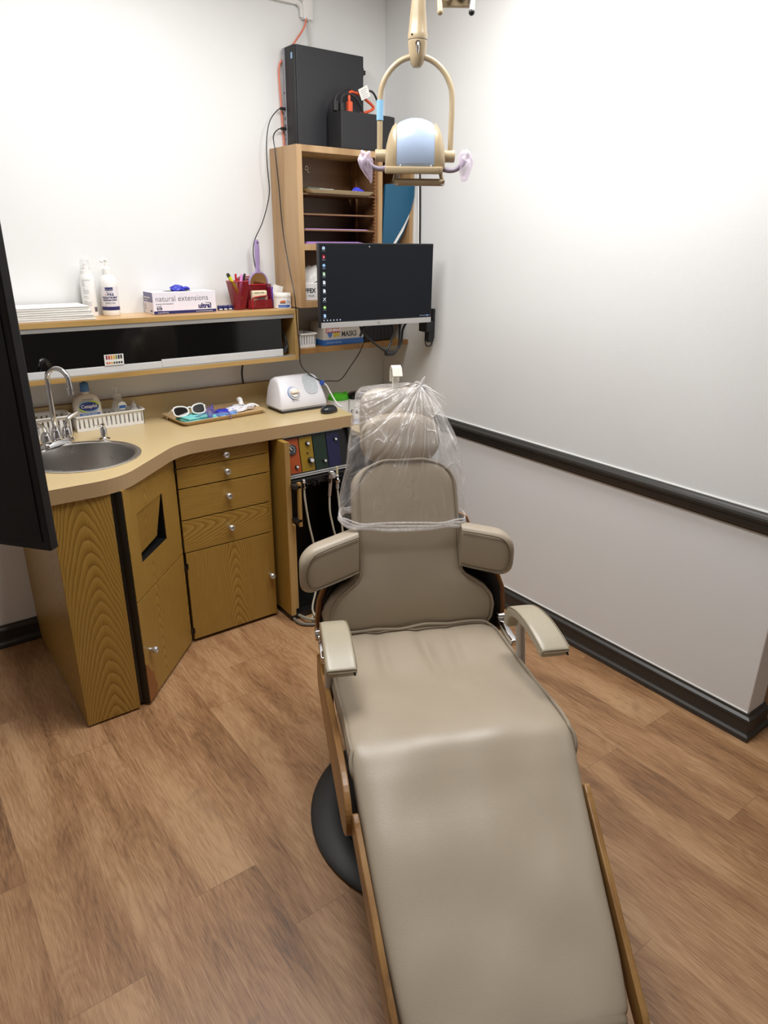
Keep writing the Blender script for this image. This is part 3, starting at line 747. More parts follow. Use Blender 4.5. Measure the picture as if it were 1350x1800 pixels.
# coil of cable in the open end
g = G()
for k in range(4):
    g.tube([(-.684-.004*k, -.165+.01*k+.0, 1.165), (-.664-.003*k, -.150, 1.195), (-.668, -.13, 1.24), (-.690, -.14, 1.255), (-.698, -.155, 1.21), (-.694, -.16, 1.17)], .0045, M['rubber'], n=8, closed=True)
single(g, 'cable_coil', 'black cable coiled inside the open right end of the wall shelf', 'cable', (-.68, -.15, 1.16))
# small shade card standing on the strip
cc = thing('shade_card', 'small white card with two rows of colour swatches against the black door', 'card', (-1.464, SD-.001, 1.179))
mC = Matrix.Translation((-1.502, SD-.0006, 1.1805)) @ Matrix.Rotation(math.radians(96), 4, 'X')
G().box((0, 0, 0), (.074, .043, .0008), M['white'], 0, mC).obj('card', cc)
g = G(); cols = ['#7e2233', '#b43a22', '#cc7a22', '#d9a72a', '#6f7f35', '#1e2430', '#141414']
for i, c in enumerate(cols): g.box((.006+i*.0093, .024, .0008), (.0125+i*.0093, .040, .0013), plain(c, .6), 0, mC)
cols = ['#c8503a', '#d4703a', '#d9a040', '#3f4a3a', '#2a2a30', '#1a2230', '#101010']
for i, c in enumerate(cols): g.box((.006+i*.0093, .006, .0008), (.0125+i*.0093, .014, .0013), plain(c, .6), 0, mC)
g.obj('swatches', cc)
# cord under the shelf
g = G().tube([(-.826, -.030, 1.131), (-.838, -.030, 1.10), (-.845, -.030, 1.06), (-.838, -.022, 1.012)], .0045, M['rubber'])
single(g, 'hanging_cord', 'thick black cord dropping from the wall shelf to the backsplash', 'cord', (-.83, -.03, 1.07))

# ------------------------------------------------------------------ things on the wall shelf
Z1 = SZ1+.0008
z = Z1
specs = [(.0035, -1.83, -1.492, .00), (.0055, -1.84, -1.500, .01), (.005, -1.83, -1.496, -.012), (.0055, -1.85, -1.506, .008), (.005, -1.84, -1.503, -.006), (.006, -1.84, -1.515, .012), (.004, -1.85, -1.512, .0)]
for i, (h, x0, x1, rz) in enumerate(specs):
    h *= 1.45; x1 -= .016
    g = G(); cxp, cyp = (x0+x1)/2, -.112
    mm = Matrix.Translation((cxp, cyp, z)) @ Matrix.Rotation(rz, 4, 'Z')
    hw = (x1-x0)/2
    # a folded card folder: two leaves joined at the spine
    g.box((-hw, -.078, 0), (hw, .085, h*.46), M['paper'], .0003, mm); g.box((-hw, -.080, h*.54), (hw, .085, h*.95), M['paper'], .0003, mm)
    g.box((-hw, .082, 0), (hw, .085, h*.95), M['paper'], 0, mm)
    lab = 'topmost white folder of the stack at the left end of the wall shelf' if i == len(specs)-1 else ('lowest white folder of the stack at the left end of the wall shelf' if i == 0 else 'white folder inside the stack at the left end of the wall shelf')
    single(g, 'paper_folder', lab, 'folder', (cxp, cyp, z), 'white folders stacked on the wall shelf')
    z += h+.0002

# foam spray can
fx, fy = -1.487, -.052
T = Matrix.Translation((fx, fy, Z1))
fc = thing('spray_can', 'slim white spray can with clear cap beside the paper stack', 'spray can', (fx, fy, Z1))
G().lathe([(0, 0), (.0265, 0), (.0275, .002), (.0275, .142), (.0255, .152), (.021, .160), (.021, .163), (0, .163)], M['white'], T, 32).obj('body', fc)
G().lathe([(0, .163), (.0205, .163), (.0205, .172), (.012, .174), (.011, .186), (.007, .188), (.007, .196), (0, .196)], M['paper'], T, 24).obj('nozzle', fc)
G().lathe([(.018, .174), (.017, .212), (.012, .216), (0, .217)], M['clear'], T, 24).obj('clear_cap', fc)
def wrap_lines(g, cx, cy, r, z, a0, lens, m, dz=.0055, th=.0013):
    for i, L in enumerate(lens):
        if L <= 0: continue
        g.lathe([(r+.0004, z-i*dz), (r+.0004, z-i*dz+th)], m, Matrix.Translation((cx, cy, 0)), 10, a0=a0, a1=a0+L/r)
g = G(); gy = plain('#8d8d98', .6)
wrap_lines(g, fx, fy, .0275, Z1+.136, PI*1.18, [.032, .008, .010, .010, .010, 0, .010, .022, .024, .022, 0, .016, .020, 0, .012, .030, .026, .028, 0, .010, .008], gy)
g.lathe([(.0279, Z1+.018), (.0279, Z1+.036)], plain('#55555c', .6), Matrix.Translation((fx, fy, 0)), 12, a0=PI*1.60, a1=PI*1.78)
g.obj('printed_label', fc)

# pre-treatment rinse bottle
px_, py_ = -1.410, -.060
T = Matrix.Translation((px_, py_, Z1))
pb = thing('pump_bottle', 'white foaming rinse bottle with navy label on the wall shelf', 'bottle', (px_, py_, Z1))
G().lathe([(0, 0), (.031, 0), (.0335, .004), (.0345, .02), (.0345, .118), (.032, .134), (.025, .148), (.016, .155), (.014, .158), (0, .158)], M['white'], T, 40).obj('body', pb)
G().lathe([(0, .155), (.0155, .155), (.016, .158), (.0155, .178), (.012, .182), (.005, .186), (.004, .200), (.0045, .204), (0, .204)], M['paper'], T, 28).tube([(px_+.006, py_+.002, Z1+.205), (px_-.004, py_-.002, Z1+.212), (px_-.014, py_-.006, Z1+.209), (px_-.018, py_-.008, Z1+.203)], .0065, M['paper']).obj('pump_head', pb)
g = G(); RB = .0345; Lm = plain('#e2dfe4', .5); mT = Matrix.Translation((px_, py_, 0))
aC = math.atan2(-2.97, -.83)  # towards the room
def arc(g, z0, z1, w, m, dr=.0005, ac=aC):
    g.lathe([(RB+dr, Z1+z0), (RB+dr, Z1+z1)], m, mT, 24, a0=ac-w/RB/2, a1=ac+w/RB/2)
arc(g, .022, .112, .085, Lm, .0002); arc(g, .022, .036, .085, M['navy'], .0005); arc(g, .097, .109, .030, M['navy'])
def wrap_text(g, tx, size, z, m, ac, r, cx, cy, adv=.66, bold=0):
    wd = [size*(1.0 if c in 'MWmw' else .3 if c in 'iIl1.!' else .35 if c == ' ' else adv) for c in tx]
    a = ac-sum(wd)/r/2
    for c, w in zip(tx, wd):
        a += w/r/2
        if c != ' ': g.text(c, size, m, Matrix.Translation((cx+math.cos(a)*r, cy+math.sin(a)*r, z)) @ Matrix.Rotation(a+PI/2, 4, 'Z') @ Matrix.Rotation(PI/2, 4, 'X'), align='CENTER', bold=bold, ext=.0002)
        a += w/r/2
for tx, sz, zz, mm, b in (('EverSmile', .0050, .1005, M['paper'], 0), ('MINT 32oz', .0045, .0905, plain('#55525f', .6), 0), ('PRE', .0135, .0775, M['navy'], .0004), ('TREATMENT', .0098, .067, M['navy'], .0004), ('FOAMING RINSE', .0072, .0585, M['navy'], .0003), ('ORTHODONTIC HYGIENE', .0035, .0515, gy, 0), ('HYDROGEN PEROXIDE', .0038, .047, gy, .0001), ('whitens - cleans - freshens', .003, .0405, gy, 0)):
    wrap_text(g, tx, sz, Z1+zz, mm, aC+(.12 if tx == 'PRE' else 0), RB+.0009, px_, py_, bold=b)
wrap_text(g, 'S', .0125, Z1+.0775, plain('#d9a0a0', .5), aC-.42, RB+.0009, px_, py_)
g.obj('printed_label', pb)

# glove box
gx0, gx1, gy0, gy1, gh = -1.262, -.990, -.128, -.020, .086
gb = thing('glove_box', 'white and navy glove box on the wall shelf, lettered natural extensions ultra', 'box', ((gx0+gx1)/2, -.07, Z1))
g = G(); WB = plain('#e6e2ec', .55)
g.box((gx0, gy0, Z1), (gx1, gy1, Z1+gh), WB, .001)
g.prism([(.062*math.cos(2*PI*i/28), .030*math.sin(2*PI*i/28)) for i in range(28)], M['black'], 0, .0008, Matrix.Translation(((gx0+gx1)/2-.01, -.074, Z1+gh)))
g.obj('carton', gb)
g = G(); y_ = gy0-.0004; GG = plain('#55535c', .6)
g.box((gx0+.001, y_-.0002, Z1+.0008), (gx1-.001, y_+.0003, Z1+.0125), M['navy'])
g.text('natural extensions', .0325, GG, face(gx0+.010, y_, Z1+.050), sx=.95, bold=-.0004)
g.text('protective nitrile exam gloves', .006, GG, face(gx0+.012, y_, Z1+.0385))
g.text('small', .010, GG, face(gx0+.014, y_, Z1+.0275)); g.box((gx0+.014, y_-.0003, Z1+.0185), (gx0+.036, y_, Z1+.0255), M['navy'])
g.text('blue', .0065, M['paper'], face(gx0+.019, y_-.0004, Z1+.0198)); g.text('100 gloves', .005, GG, face(gx0+.014, y_, Z1+.0135))
g.text('nitrile', .009, GG, face(gx1-.048, y_, Z1+.036)); g.text('ultra!', .0275, M['navy'], face(gx1-.080, y_, Z1+.0185), bold=.0011)
g.text('exceptionally strong', .0055, M['paper'], face(gx0+.016, y_-.0004, Z1+.0045)); g.text('non-sterile powder free textured', .0055, M['paper'], face(gx1-.092, y_-.0004, Z1+.0045))
mL = Matrix.Translation((gx0-.0004, gy1-.002, Z1)) @ Matrix.Rotation(-PI/2, 4, 'Z') @ Matrix.Rotation(PI/2, 4, 'X')
g.box((gx0-.0005, gy0+.001, Z1+.047), (gx0+.0003, gy1-.001, Z1+gh-.001), plain('#6d6f9c', .5))
g.text('natural extensions', .0095, M['paper'], mL @ Matrix.Translation((.008, .062, .0003))); g.text('nitrile exam gloves', .005, M['paper'], mL @ Matrix.Translation((.008, .053, .0003)))
g.text('S', .018, GG, mL @ Matrix.Translation((.010, .026, .0003))); g.text('blue', .006, GG, mL @ Matrix.Translation((.010, .018, .0003))); g.text('ultra!', .010, GG, mL @ Matrix.Translation((.070, .010, .0003)), bold=.0003)
g.obj('printed_panel', gb)
glove('nitrile_glove', 'blue nitrile glove sticking out of the glove box top', (-1.135, -.078, Z1+gh+.0006), .1, GB, .62, 12, h=.016, fingers=3)

# four dark pods in a strip
for i in range(4):
    x = -.955+i*.0225
    p = thing('anchor_pod', ['leftmost of the four small navy pods beside the glove box', 'second from left of the four small navy pods beside the glove box', 'third from left of the four small navy pods beside the glove box', 'rightmost of the four small navy pods, nearest the red organizer'][i], 'pod', (x, -.085, Z1), 0, 'small navy pods in a row')
    G().rings([sellipse(x, -.085, Z1+zz, hx, hy, .6, 20) for zz, hx, hy in ((0, .0095, .010), (.006, .0105, .011), (.016, .0105, .011), (.020, .008, .009), (.021, .004, .005))], M['navy']).obj('shell', p)
    G().box((x-.007, -.0968, Z1+.003), (x+.007, -.0950, Z1+.007), M['paper']).obj('white_tab', p)

# red mesh organizer
og = thing('desk_organizer', 'red translucent desk organizer with pen cup on the wall shelf', 'organizer', (-.79, -.08, Z1))
RM = M['red_mesh']; RS = plain('#a01222', .35)
cxo, cyo = -.868, -.095
g = G(); rr = [rrect(hx, hy, z, r=.012) for z, hx, hy in ((.0015, .026, .022), (.06, .034, .030), (.118, .042, .036), (.117, .0405, .0345), (.06, .0325, .0285), (.003, .025, .021))]
g.rings([[v+Vector((cxo, cyo, Z1)) for v in r] for r in rr], RM); g.obj('pen_cup', og)
G().tube([v+Vector((cxo, cyo, Z1+.119)) for v in rrect(.0415, .0355, 0, r=.012)], .0022, RS, n=8, res=1, closed=True).obj('rim', og)
g = G()
g.box((-.832, -.118, Z1+.0005), (-.712, -.012, Z1+.004), RM); g.box((-.832, -.014, Z1), (-.712, -.012, Z1+.128), RM); g.box((-.714, -.11, Z1), (-.712, -.012, Z1+.105), RM)
g.box((-.832, -.062, Z1), (-.712, -.060, Z1+.098), RM); g.box((-.832, -.118, Z1), (-.712, -.116, Z1+.040), RM); g.obj('sorter', og)
g = G()
g.tube([(-.832, -.013, Z1+.098), (-.825, -.013, Z1+.128), (-.80, -.013, Z1+.132), (-.74, -.013, Z1+.132), (-.722, -.013, Z1+.126), (-.712, -.03, Z1+.104), (-.712, -.061, Z1+.098)], .003, RS); g.tube([(-.835, -.061, Z1+.099), (-.712, -.061, Z1+.099)], .0032, RS)
g.tube([(-.812, -.117, Z1+.002), (-.812, -.117, Z1+.040), (-.802, -.117, Z1+.050), (-.74, -.117, Z1+.056)], .003, RS); g.obj('frame_rod', og)

tm = thing('kitchen_timer', 'cream digital timer with small screen held in the red organizer', 'timer', (-.770, -.100, Z1+.004))
x0 = -.808
G().box((x0, -.112, Z1+.005), (x0+.074, -.090, Z1+.078), plain('#e8dcb8', .4), .006, seg=3).obj('case', tm)
g = G(); g.box((x0+.014, -.1128, Z1+.002), (x0+.074, -.1115, Z1+.055), plain('#b78a78', .4)); g.box((x0+.024, -.1135, Z1+.030), (x0+.062, -.1125, Z1+.050), plain('#6b6466', .2)); g.text('12:00', .014, M['black'], face(x0+.027, -.1137, Z1+.0345))
g.text('DIGITAL TIMER', .007, M['black'], face(x0+.010, -.1123, Z1+.0665)); g.obj('screen_panel', tm)
for k in (0, 1): G().cyl((x0+.034+k*.018, -.1125, Z1+.018), (x0+.034+k*.018, -.116, Z1+.018), .0055, plain('#7d4a46', .5), n=16).obj('button', tm)

def pen(label, p0, p1, body, cap, r=.0045, name='pen', capl=.3):
    t_ = thing(name, label, 'pen', p0); p0 = Vector(p0); p1 = Vector(p1); pm = p0.lerp(p1, 1-capl)
    G().cyl(p0, pm, r*.9, body, n=14, r1=r).obj('barrel', t_)
    G().cyl(pm, p1, r*1.12, cap, n=14, r1=r*.85, bev=.001).obj('cap', t_)
pen('yellow highlighter leaning left in the red pen cup', (-.852, -.092, Z1+.045), (-.912, -.092, Z1+.152), plain('#d7e21c', .4), plain('#2c2f22', .4), .0075, 'highlighter', .12)
pen('red capped pen in the red pen cup', (-.866, -.085, Z1+.008), (-.868, -.080, Z1+.150), plain('#cfc6c4', .3), plain('#b6202f', .3), .005, capl=.25)
pen('pink highlighter in the middle of the red pen cup', (-.874, -.105, Z1+.008), (-.848, -.100, Z1+.148), plain('#d98fd0', .3), plain('#e58fd8', .3), .006, 'highlighter', .3)
pen('black capped pen leaning right in the red pen cup', (-.880, -.092, Z1+.008), (-.832, -.098, Z1+.150), plain('#a09aa0', .3), M['black'], .0055, capl=.35)

# lilac hand mirror
hm = thing('hand_mirror', 'lilac plastic hand mirror standing upright in the red organizer', 'mirror', (-.768, -.045, Z1+.01))
LI = plain('#a48fc0', .35)
mh = Matrix.Translation((-.744, -.048, Z1+.104)) @ Matrix.Rotation(.17, 4, 'Z') @ Matrix.Rotation(-.02, 4, 'Y') @ Matrix.Rotation(.05, 4, 'X')
g = G()
g.tube([mh @ Vector((.050*math.cos(a), 0, .050*math.sin(a))) for a in [2*PI*i/32 for i in range(32)]], .0048, LI, n=10, res=1, closed=True); g.obj('rim', hm)
g = G(); rr = []
for zz, hx, hy in ((.045, .022, .004), (.054, .013, .005), (.066, .010, .0055), (.10, .0115, .006), (.145, .0125, .006), (.176, .011, .005), (.186, .006, .004)):
    rr.append([mh @ v for v in sellipse(0, 0, zz, hx, hy, .8, 20)])
g.rings(rr, LI); g.cyl(mh @ Vector((0, -.0075, .174)), mh @ Vector((0, -.004, .174)), .0035, plain('#40305a', .5), n=12); g.obj('handle', hm)
G().cyl(mh @ Vector((0, -.003, 0)), mh @ Vector((0, .003, 0)), .048, plain('#c8b8a0', .06, 1.0), n=40).obj('mirror_glass', hm)

# cocoa butter jar and packets
jx, jy = -.675, -.140
T = Matrix.Translation((jx, jy, Z1))
ja = thing('cream_jar', 'round white cream jar with blue band at the right end of the wall shelf', 'jar', (jx, jy, Z1))
G().lathe([(0, 0), (.036, 0), (.0385, .003), (.0385, .050), (.036, .052), (0, .052)], M['white'], T, 40).obj('body', ja)
G().lathe([(.0395, .050), (.0400, .052), (.0400, .064), (.038, .067), (0, .067)], plain('#f0eee8', .35), T, 40).obj('lid', ja)
g = G(); aj = math.atan2(-2.9, -1.58)
def arcj(z0, z1, a, w, m, dr=.0004): g.lathe([(.0385+dr, Z1+z0), (.0385+dr, Z1+z1)], m, Matrix.Translation((jx, jy, 0)), 20, a0=a-w/2, a1=a+w/2)
arcj(.006, .018, aj+.25, 1.5, plain('#2f5db0', .4))
arcj(.022, .029, aj+.05, .62, plain('#3a3033', .5)); arcj(.029, .033, aj+.05, .70, plain('#d96a3a', .5)); arcj(.033, .037, aj+.12, .5, plain('#d96a3a', .5))
wrap_text(g, 'cocoa butter', .0055, Z1+.0105, M['paper'], aj+.0, .0393, jx, jy)
wrap_text(g, 'HEALS', .006, Z1+.032, plain('#5a6fb8', .5), aj+.75, .0393, jx, jy); wrap_text(g, 'SOFTENS', .006, Z1+.0245, plain('#5a6fb8', .5), aj+.80, .0393, jx, jy)
wrap_text(g, 'FORMULA', .0045, Z1+.0235, M['paper'], aj+.05, .0396, jx, jy)
g.obj('printed_label', ja)
g = G().box((-.028, -.001, 0), (.022, .001, .060), M['paper'], .0005, Matrix.Translation((-.668, -.075, Z1+.036)) @ Matrix.Rotation(.25, 4, 'Y')); g.box((-.010, .002, 0), (.024, .004, .058), plain('#e6e4ea', .6), .0005, Matrix.Translation((-.668, -.075, Z1+.032)) @ Matrix.Rotation(-.1, 4, 'Y'))
g.box((-.028, -.001, -.034), (.022, .003, .004), M['paper'], .0005, Matrix.Translation((-.668, -.075, Z1+.036)))
single(g, 'paper_packet', 'white paper packets standing behind the cream jar', 'packet', (-.668, -.075, Z1))
g = G().lathe([(0, 0), (.016, 0), (.017, .003), (.017, .082), (.014, .088), (0, .089)], plain('#5b3fa8', .4), Matrix.Translation((-.692, -.060, Z1+.0005)), 24)
single(g, 'purple_tube', 'purple plastic tube behind the cream jar', 'tube', (-.692, -.060, Z1))

# ------------------------------------------------------------------ tray cabinet in the corner
C0, C1, CD, CZ0, CZ1 = -.632, -.003, -.235, 1.362, 2.016
tcab = thing('tray_cabinet', 'tan wall cabinet in the corner with slotted shelves and an open side bay', 'cabinet', (-.32, -.12, CZ0))
tv = M['tan_v']
G().box((C0, CD, CZ0), (C0+.026, -.002, CZ1), tv, .0008).obj('side_panel', tcab)
G().box((C0+.026, CD, CZ1-.025), (C1, -.002, CZ1), tv, .0008).obj('top_panel', tcab)
G().box((C0+.026, CD, CZ0), (C1, -.002, CZ0+.028), tv, .0008).obj('bottom_panel', tcab)
G().box((-.208, CD, CZ0+.028), (-.186, -.010, CZ1-.025), tv, .0008).obj('divider', tcab)
G().box((-.024, CD, CZ0+.028), (C1, -.010, CZ1-.025), tv, .0008).obj('right_post', tcab)
G().box((C0+.026, CD, 1.604), (-.208, -.010, 1.630), tv, .0008).obj('middle_panel', tcab)
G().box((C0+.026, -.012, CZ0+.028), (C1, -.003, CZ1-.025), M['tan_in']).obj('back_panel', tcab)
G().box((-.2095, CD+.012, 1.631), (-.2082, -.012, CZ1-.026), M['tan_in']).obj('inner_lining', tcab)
g = G()
for yy in (-.215, -.06):
    g.box((-.2175, yy-.006, 1.632), (-.2095, yy+.006, CZ1-.03), plain('#7a5330', .6))
    for k in range(24): g.box((-.2215, yy-.006, 1.636+k*.0145), (-.2175, yy+.006, 1.644+k*.0145), plain('#7a5330', .6))
g.obj('slot_rail', tcab)
for zz in (1.828, 1.748, 1.684):
    G().box((C0+.028, CD+.012, zz), (-.2225, -.014, zz+.0055), plain('#7d5a3c', .5)).obj('shelf', tcab)
g = G().tube([(-.455+.007*math.cos(a), -.016, 1.950+.008*math.sin(a)) for a in [2*PI*i/14 for i in range(14)]], .0022, M['paper'], closed=True, res=1, n=6).tube([(-.452, -.016, 1.942), (-.448, -.018, 1.932), (-.442, -.018, 1.936)], .002, M['paper'], n=6)
g.obj('key_hook', tcab)
# contents
tt = thing('cream_tray', 'cream plastic tray pulled forward on the uppermost shelf of the tray cabinet', 'tray', (-.42, -.165, 1.8342))
g = G(); g.rings([[v+Vector((-.415, -.150, 1.8342)) for v in r] for r in (rrect(.163, .087, .0005), rrect(.178, .100, .013), rrect(.180, .102, .0155), rrect(.176, .098, .0145), rrect(.164, .088, .003))], plain('#d6c299', .45)); g.obj('tray_body', tt)
glove('blue_band', 'small blue rubber band bundle on the cream tray', (-.275, -.165, 1.8382), .2, plain('#3a3fc8', .4), .62, 21, 'band', 0, h=.021)
g = G().box((-.555, -.19, 1.8382), (-.47, -.14, 1.860), plain('#46504a', .5), .003).box((-.50, -.205, 1.8382), (-.43, -.16, 1.856), plain('#9aa09a', .6), .003)
single(g, 'instrument_cassette', 'dark green and grey instrument pouch at the left of the cream tray', 'pouch', (-.50, -.17, 1.8382))
for zz, c, lab in ((1.6898, '#c9a0cf', 'lilac sheet of paper on the lowest slotted shelf'), (1.6308, '#b68ac8', 'stack of lilac paper at the bottom of the slotted bay')):
    g = G()
    for k in range(3 if zz > 1.65 else 8): g.box((-.592+k*.003, -.222+.003*k, zz+k*.0011), (-.255-.006*k, -.03, zz+k*.0011+.0008), plain(c, .6))
    single(g, 'lilac_paper', lab, 'paper', (-.42, -.12, zz))
g = G(); mm = Matrix.Translation((-.395, -.12, 1.3908))
g.box((-.205, -.095, 0), (.105, .08, .075), plain('#dcd8d6', .5), .002, mm)
tbx = thing('tissue_box', 'white carton with a plastic liner in the lower bay beside the monitor', 'box', (-.45, -.12, 1.3908)); g.obj('carton', tbx)
g = G().rings([[Vector((-.50+x*k, -.14+y*k, 1.4662+h+.012*noise.noise(Vector((x*30, y*30, h*9))))) for x, y in [(.085*math.cos(2*PI*i/24), .06*math.sin(2*PI*i/24)) for i in range(24)]] for k, h in ((1.0, 0), (.92, .025), (.7, .05), (.35, .068))], M['frost'])
g.obj('plastic_liner', tbx); G().text('FFEX', .026, M['black'], face(-.600, -.2156, 1.425), sx=1.0, bold=.0006).text('TISSUES', .010, gy, face(-.585, -.2156, 1.408)).obj('lettering', tbx)
fo = thing('blue_folder', 'teal blue folder leaning diagonally in the right bay of the tray cabinet', 'folder', (-.12, -.14, 1.40))
g = G(); FB = plain('#12506f', .45)
FO = Matrix.Rotation(PI/2, 4, 'X')
def lean(y): return Matrix.Translation((0, y, 1.392)) @ Matrix.Rotation(.082, 4, 'X') @ Matrix.Translation((0, 0, -1.392)) @ FO
g.prism([(-.178, 1.888), (-.007, 1.901), (-.0065, 1.84), (-.018, 1.785), (-.055, 1.72), (-.118, 1.63), (-.160, 1.56), (-.170, 1.392), (-.178, 1.392)], FB, 0, .002, lean(-.204))
g.obj('front_cover', fo)
G().prism([(-.160, 1.86), (-.012, 1.89), (-.0100, 1.825), (-.020, 1.765), (-.056, 1.69), (-.116, 1.605), (-.150, 1.54), (-.165, 1.50)], M['paper'], 0, .004, lean(-.198)).obj('inner_sheet', fo)
G().prism([(-.178, 1.885), (-.007, 1.898), (-.0065, 1.81), (-.018, 1.745), (-.052, 1.675), (-.110, 1.59), (-.145, 1.52), (-.165, 1.392), (-.178, 1.392)], plain('#0d3f58', .45), 0, .002, lean(-.1955)).obj('back_cover', fo)

# ------------------------------------------------------------------ low open shelf
ls = thing('open_shelf', 'narrow oak shelf board in the corner below the tray cabinet', 'shelf', (-.31, -.1, 1.155))
G().box((-.628, -.215, 1.155), (-.003, -.002, 1.178), wood('shelf_board', '#7a5526', '#96692f', '#ab7f42', axis='z', rings=3), .001).obj('board', ls)
basket('small white slotted basket on the corner shelf, left of the mask box', -.618, -.528, -.190, -.070, 1.178, .062, 7, .006)
mb = thing('mask_box', 'white and blue box of masks on the corner shelf below the monitor', 'box', (-.37, -.13, 1.178))
m0x, m1x = -.490, -.262
G().box((m0x, -.190, 1.1785), (m1x, -.070, 1.285), plain('#cfc8bc', .55), .001).obj('carton', mb)
g = G(); y_ = -.1904; BL = plain('#2a63ac', .45); RD_ = plain('#b23a3c', .5)
g.box((m0x-.0004, -.1906, 1.179), (m1x, -.190, 1.2055), BL); g.box((m0x-.0006, -.1903, 1.179), (m0x, -.071, 1.2055), BL)
g.text('50 MASKS PER BOX', .010, plain('#9fbfe6', .5), face(m0x+.016, y_-.0006, 1.188))
g.box((m0x+.012, y_-.0004, 1.238), (m0x+.094, y_, 1.262), RD_, 0); g.text('DENMAR', .020, M['paper'], face(m0x+.015, y_-.0006, 1.2425), bold=.0006)
g.prism([(0, .024), (.028, .024), (.024, .008), (.012, 0), (.004, .012)], plain('#4a6cb5', .5), 0, .0004, face(m0x+.020, y_, 1.213)); g.prism([(0, .022), (.036, .022), (.034, .004), (.022, .008), (.006, 0)], plain('#c9b23a', .5), 0, .0004, face(m0x+.052, y_, 1.214))
g.text('FACE', .022, plain('#3a3a3c', .5), face(m0x+.100, y_, 1.258)); g.text('MASKS', .034, plain('#3a3a3c', .5), face(m0x+.100, y_, 1.217), sx=.85, bold=.0006)
g.obj('printed_panel', mb)
g = G().box((-.250, -.185, 1.1785), (-.080, -.06, 1.262), M['black_matte'], .006)
for k in range(7): g.box((-.240+k*.022, -.1862, 1.19), (-.232+k*.022, -.1848, 1.25), M['black'])
single(g, 'power_supply', 'black vented box on the corner shelf beside the mask box', 'power supply', (-.17, -.12, 1.178))

# ------------------------------------------------------------------ wall monitor on its arm
mL_, mR_ = Vector((-.668, -.452, 0)), Vector((-.095, -.500, 0))
MW_ = (mR_-mL_).length; mz0, mz1 = 1.297, 1.636
mn = thing('monitor', 'black flat monitor with silver lower bezel showing a dark desktop', 'monitor', tuple((mL_+mR_)/2+Vector((0, 0, mz0))), math.atan2(mR_.y-mL_.y, mR_.x-mL_.x))
h_, H_ = MW_/2, mz1-mz0
G().box((-h_, 0, 0), (h_, .022, H_), M['pc_black'], .002).box((-.15, .02, .08), (.15, .045, .28), M['pc_black'], .01).obj('housing', mn, local=True)
scr = NT('screen_dark'); vv = scr.coord((1, 1, 1)); 
p_ = scr.pbr(hexc('#040506'), .6, **{'Specular_IOR_Level': .15}); p_.inputs['Emission Color'].default_value = hexc('#1a1c22'); p_.inputs['Emission Strength'].default_value = .55
G().box((-h_+.004, -.0008, .026), (h_-.004, .0002, H_-.004), scr.m).obj('screen', mn, local=True)
G().box((-h_+.004, -.004, -.001), (h_-.0035, .004, .0215), plain('#b9b7b4', .4, .4), .001).obj('bezel', mn, local=True)
g = G(); mi_ = Matrix.Translation((0, -.001, 0)) @ Matrix.Rotation(PI/2, 4, 'X')
icons = [('#cfe3f5', '#8fc0e8'), ('#c02a3a', '#f0d0d4'), ('#7fb4e6', '#d8ecff'), ('#b8dcb0', '#f0f4ff'), ('#e8f0ff', '#ffffff'), ('#e8f0ff', '#ffffff'), ('#c8dcf0', '#ffffff'), ('#8fd05a', '#e8ffd8'), ('#9fc4f0', '#ffffff')]
for i, (c1, c2) in enumerate(icons):
    zc = H_-.020-i*.0335; xc = -h_+.022
    if i in (6,):
        g.tube([(xc-.006, -.001, zc-.006), (xc+.006, -.001, zc+.006)], .0012, E_(c2), n=6); g.tube([(xc-.006, -.001, zc+.006), (xc+.006, -.001, zc-.006)], .0012, E_(c1), n=6)
    elif i in (0, 2, 7):
        g.prism([(xc+.0068*math.cos(a), zc+.0065*math.sin(a)) for a in [2*PI*k/14 for k in range(14)]], E_(c1), 0, .0004, mi_)
        g.prism([(xc-.003, zc-.002), (xc+.003, zc-.002), (xc+.002, zc+.004), (xc-.002, zc+.004)], E_(c2), .0004, .0008, mi_)
    else:
        g.prism([(xc-.0055, zc-.007), (xc+.0055, zc-.007), (xc+.0055, zc+.003), (xc+.002, zc+.007), (xc-.0055, zc+.007)], E_(c1), 0, .0004, mi_)
        g.prism([(xc-.003, zc-.004), (xc+.003, zc-.003), (xc+.001, zc+.004)], E_(c2), .0004, .0008, mi_)
    g.box((xc-.008, -.0014, zc-.0115), (xc+.008, -.0009, zc-.0100), E_('#7f8794')); 
    if i in (1, 2, 3, 4): g.box((xc-.006, -.0014, zc-.0145), (xc+.006, -.0009, zc-.0132), E_('#6f7784'))
for k in range(6): g.prism([(-h_+.018+k*.0155+.0028*math.cos(a), .0315+.0028*math.sin(a)) for a in [2*PI*j/8 for j in range(8)]], E_('#cfdcf0'), 0, .0004, mi_)
for k in range(6): g.box((h_-.066+k*.006, -.0014, .030), (h_-.063+k*.006, -.0009, .033), E_('#8f9cb8'))
g.box((h_-.028, -.0014, .029), (h_-.018, -.0009, .034), E_('#7fa0d8')); g.box((h_-.011, -.0014, .030), (h_-.008, -.0009, .033), E_('#8f9cb8'))
g.prism([(-.048, H_-.010), (-.048, H_-.017), (-.0462, H_-.0155), (-.044, H_-.0152)], E_('#ffffff'), 0, .0004, mi_)
g.obj('desktop_icons', mn, local=True)
g = G(); g.lathe([(.0062, 0), (.0072, 0), (.0072, .0005), (.0062, .0005)], plain('#7c7a78', .4), Matrix.Translation((0, -.004, .0105)) @ Matrix.Rotation(PI/2, 4, 'X'), 24)
g.text('hp', .0085, plain('#7c7a78', .4), Matrix.Translation((0, -.0042, .0085)) @ Matrix.Rotation(PI/2, 4, 'X'), align='CENTER', shear=.2); g.obj('logo', mn, local=True)

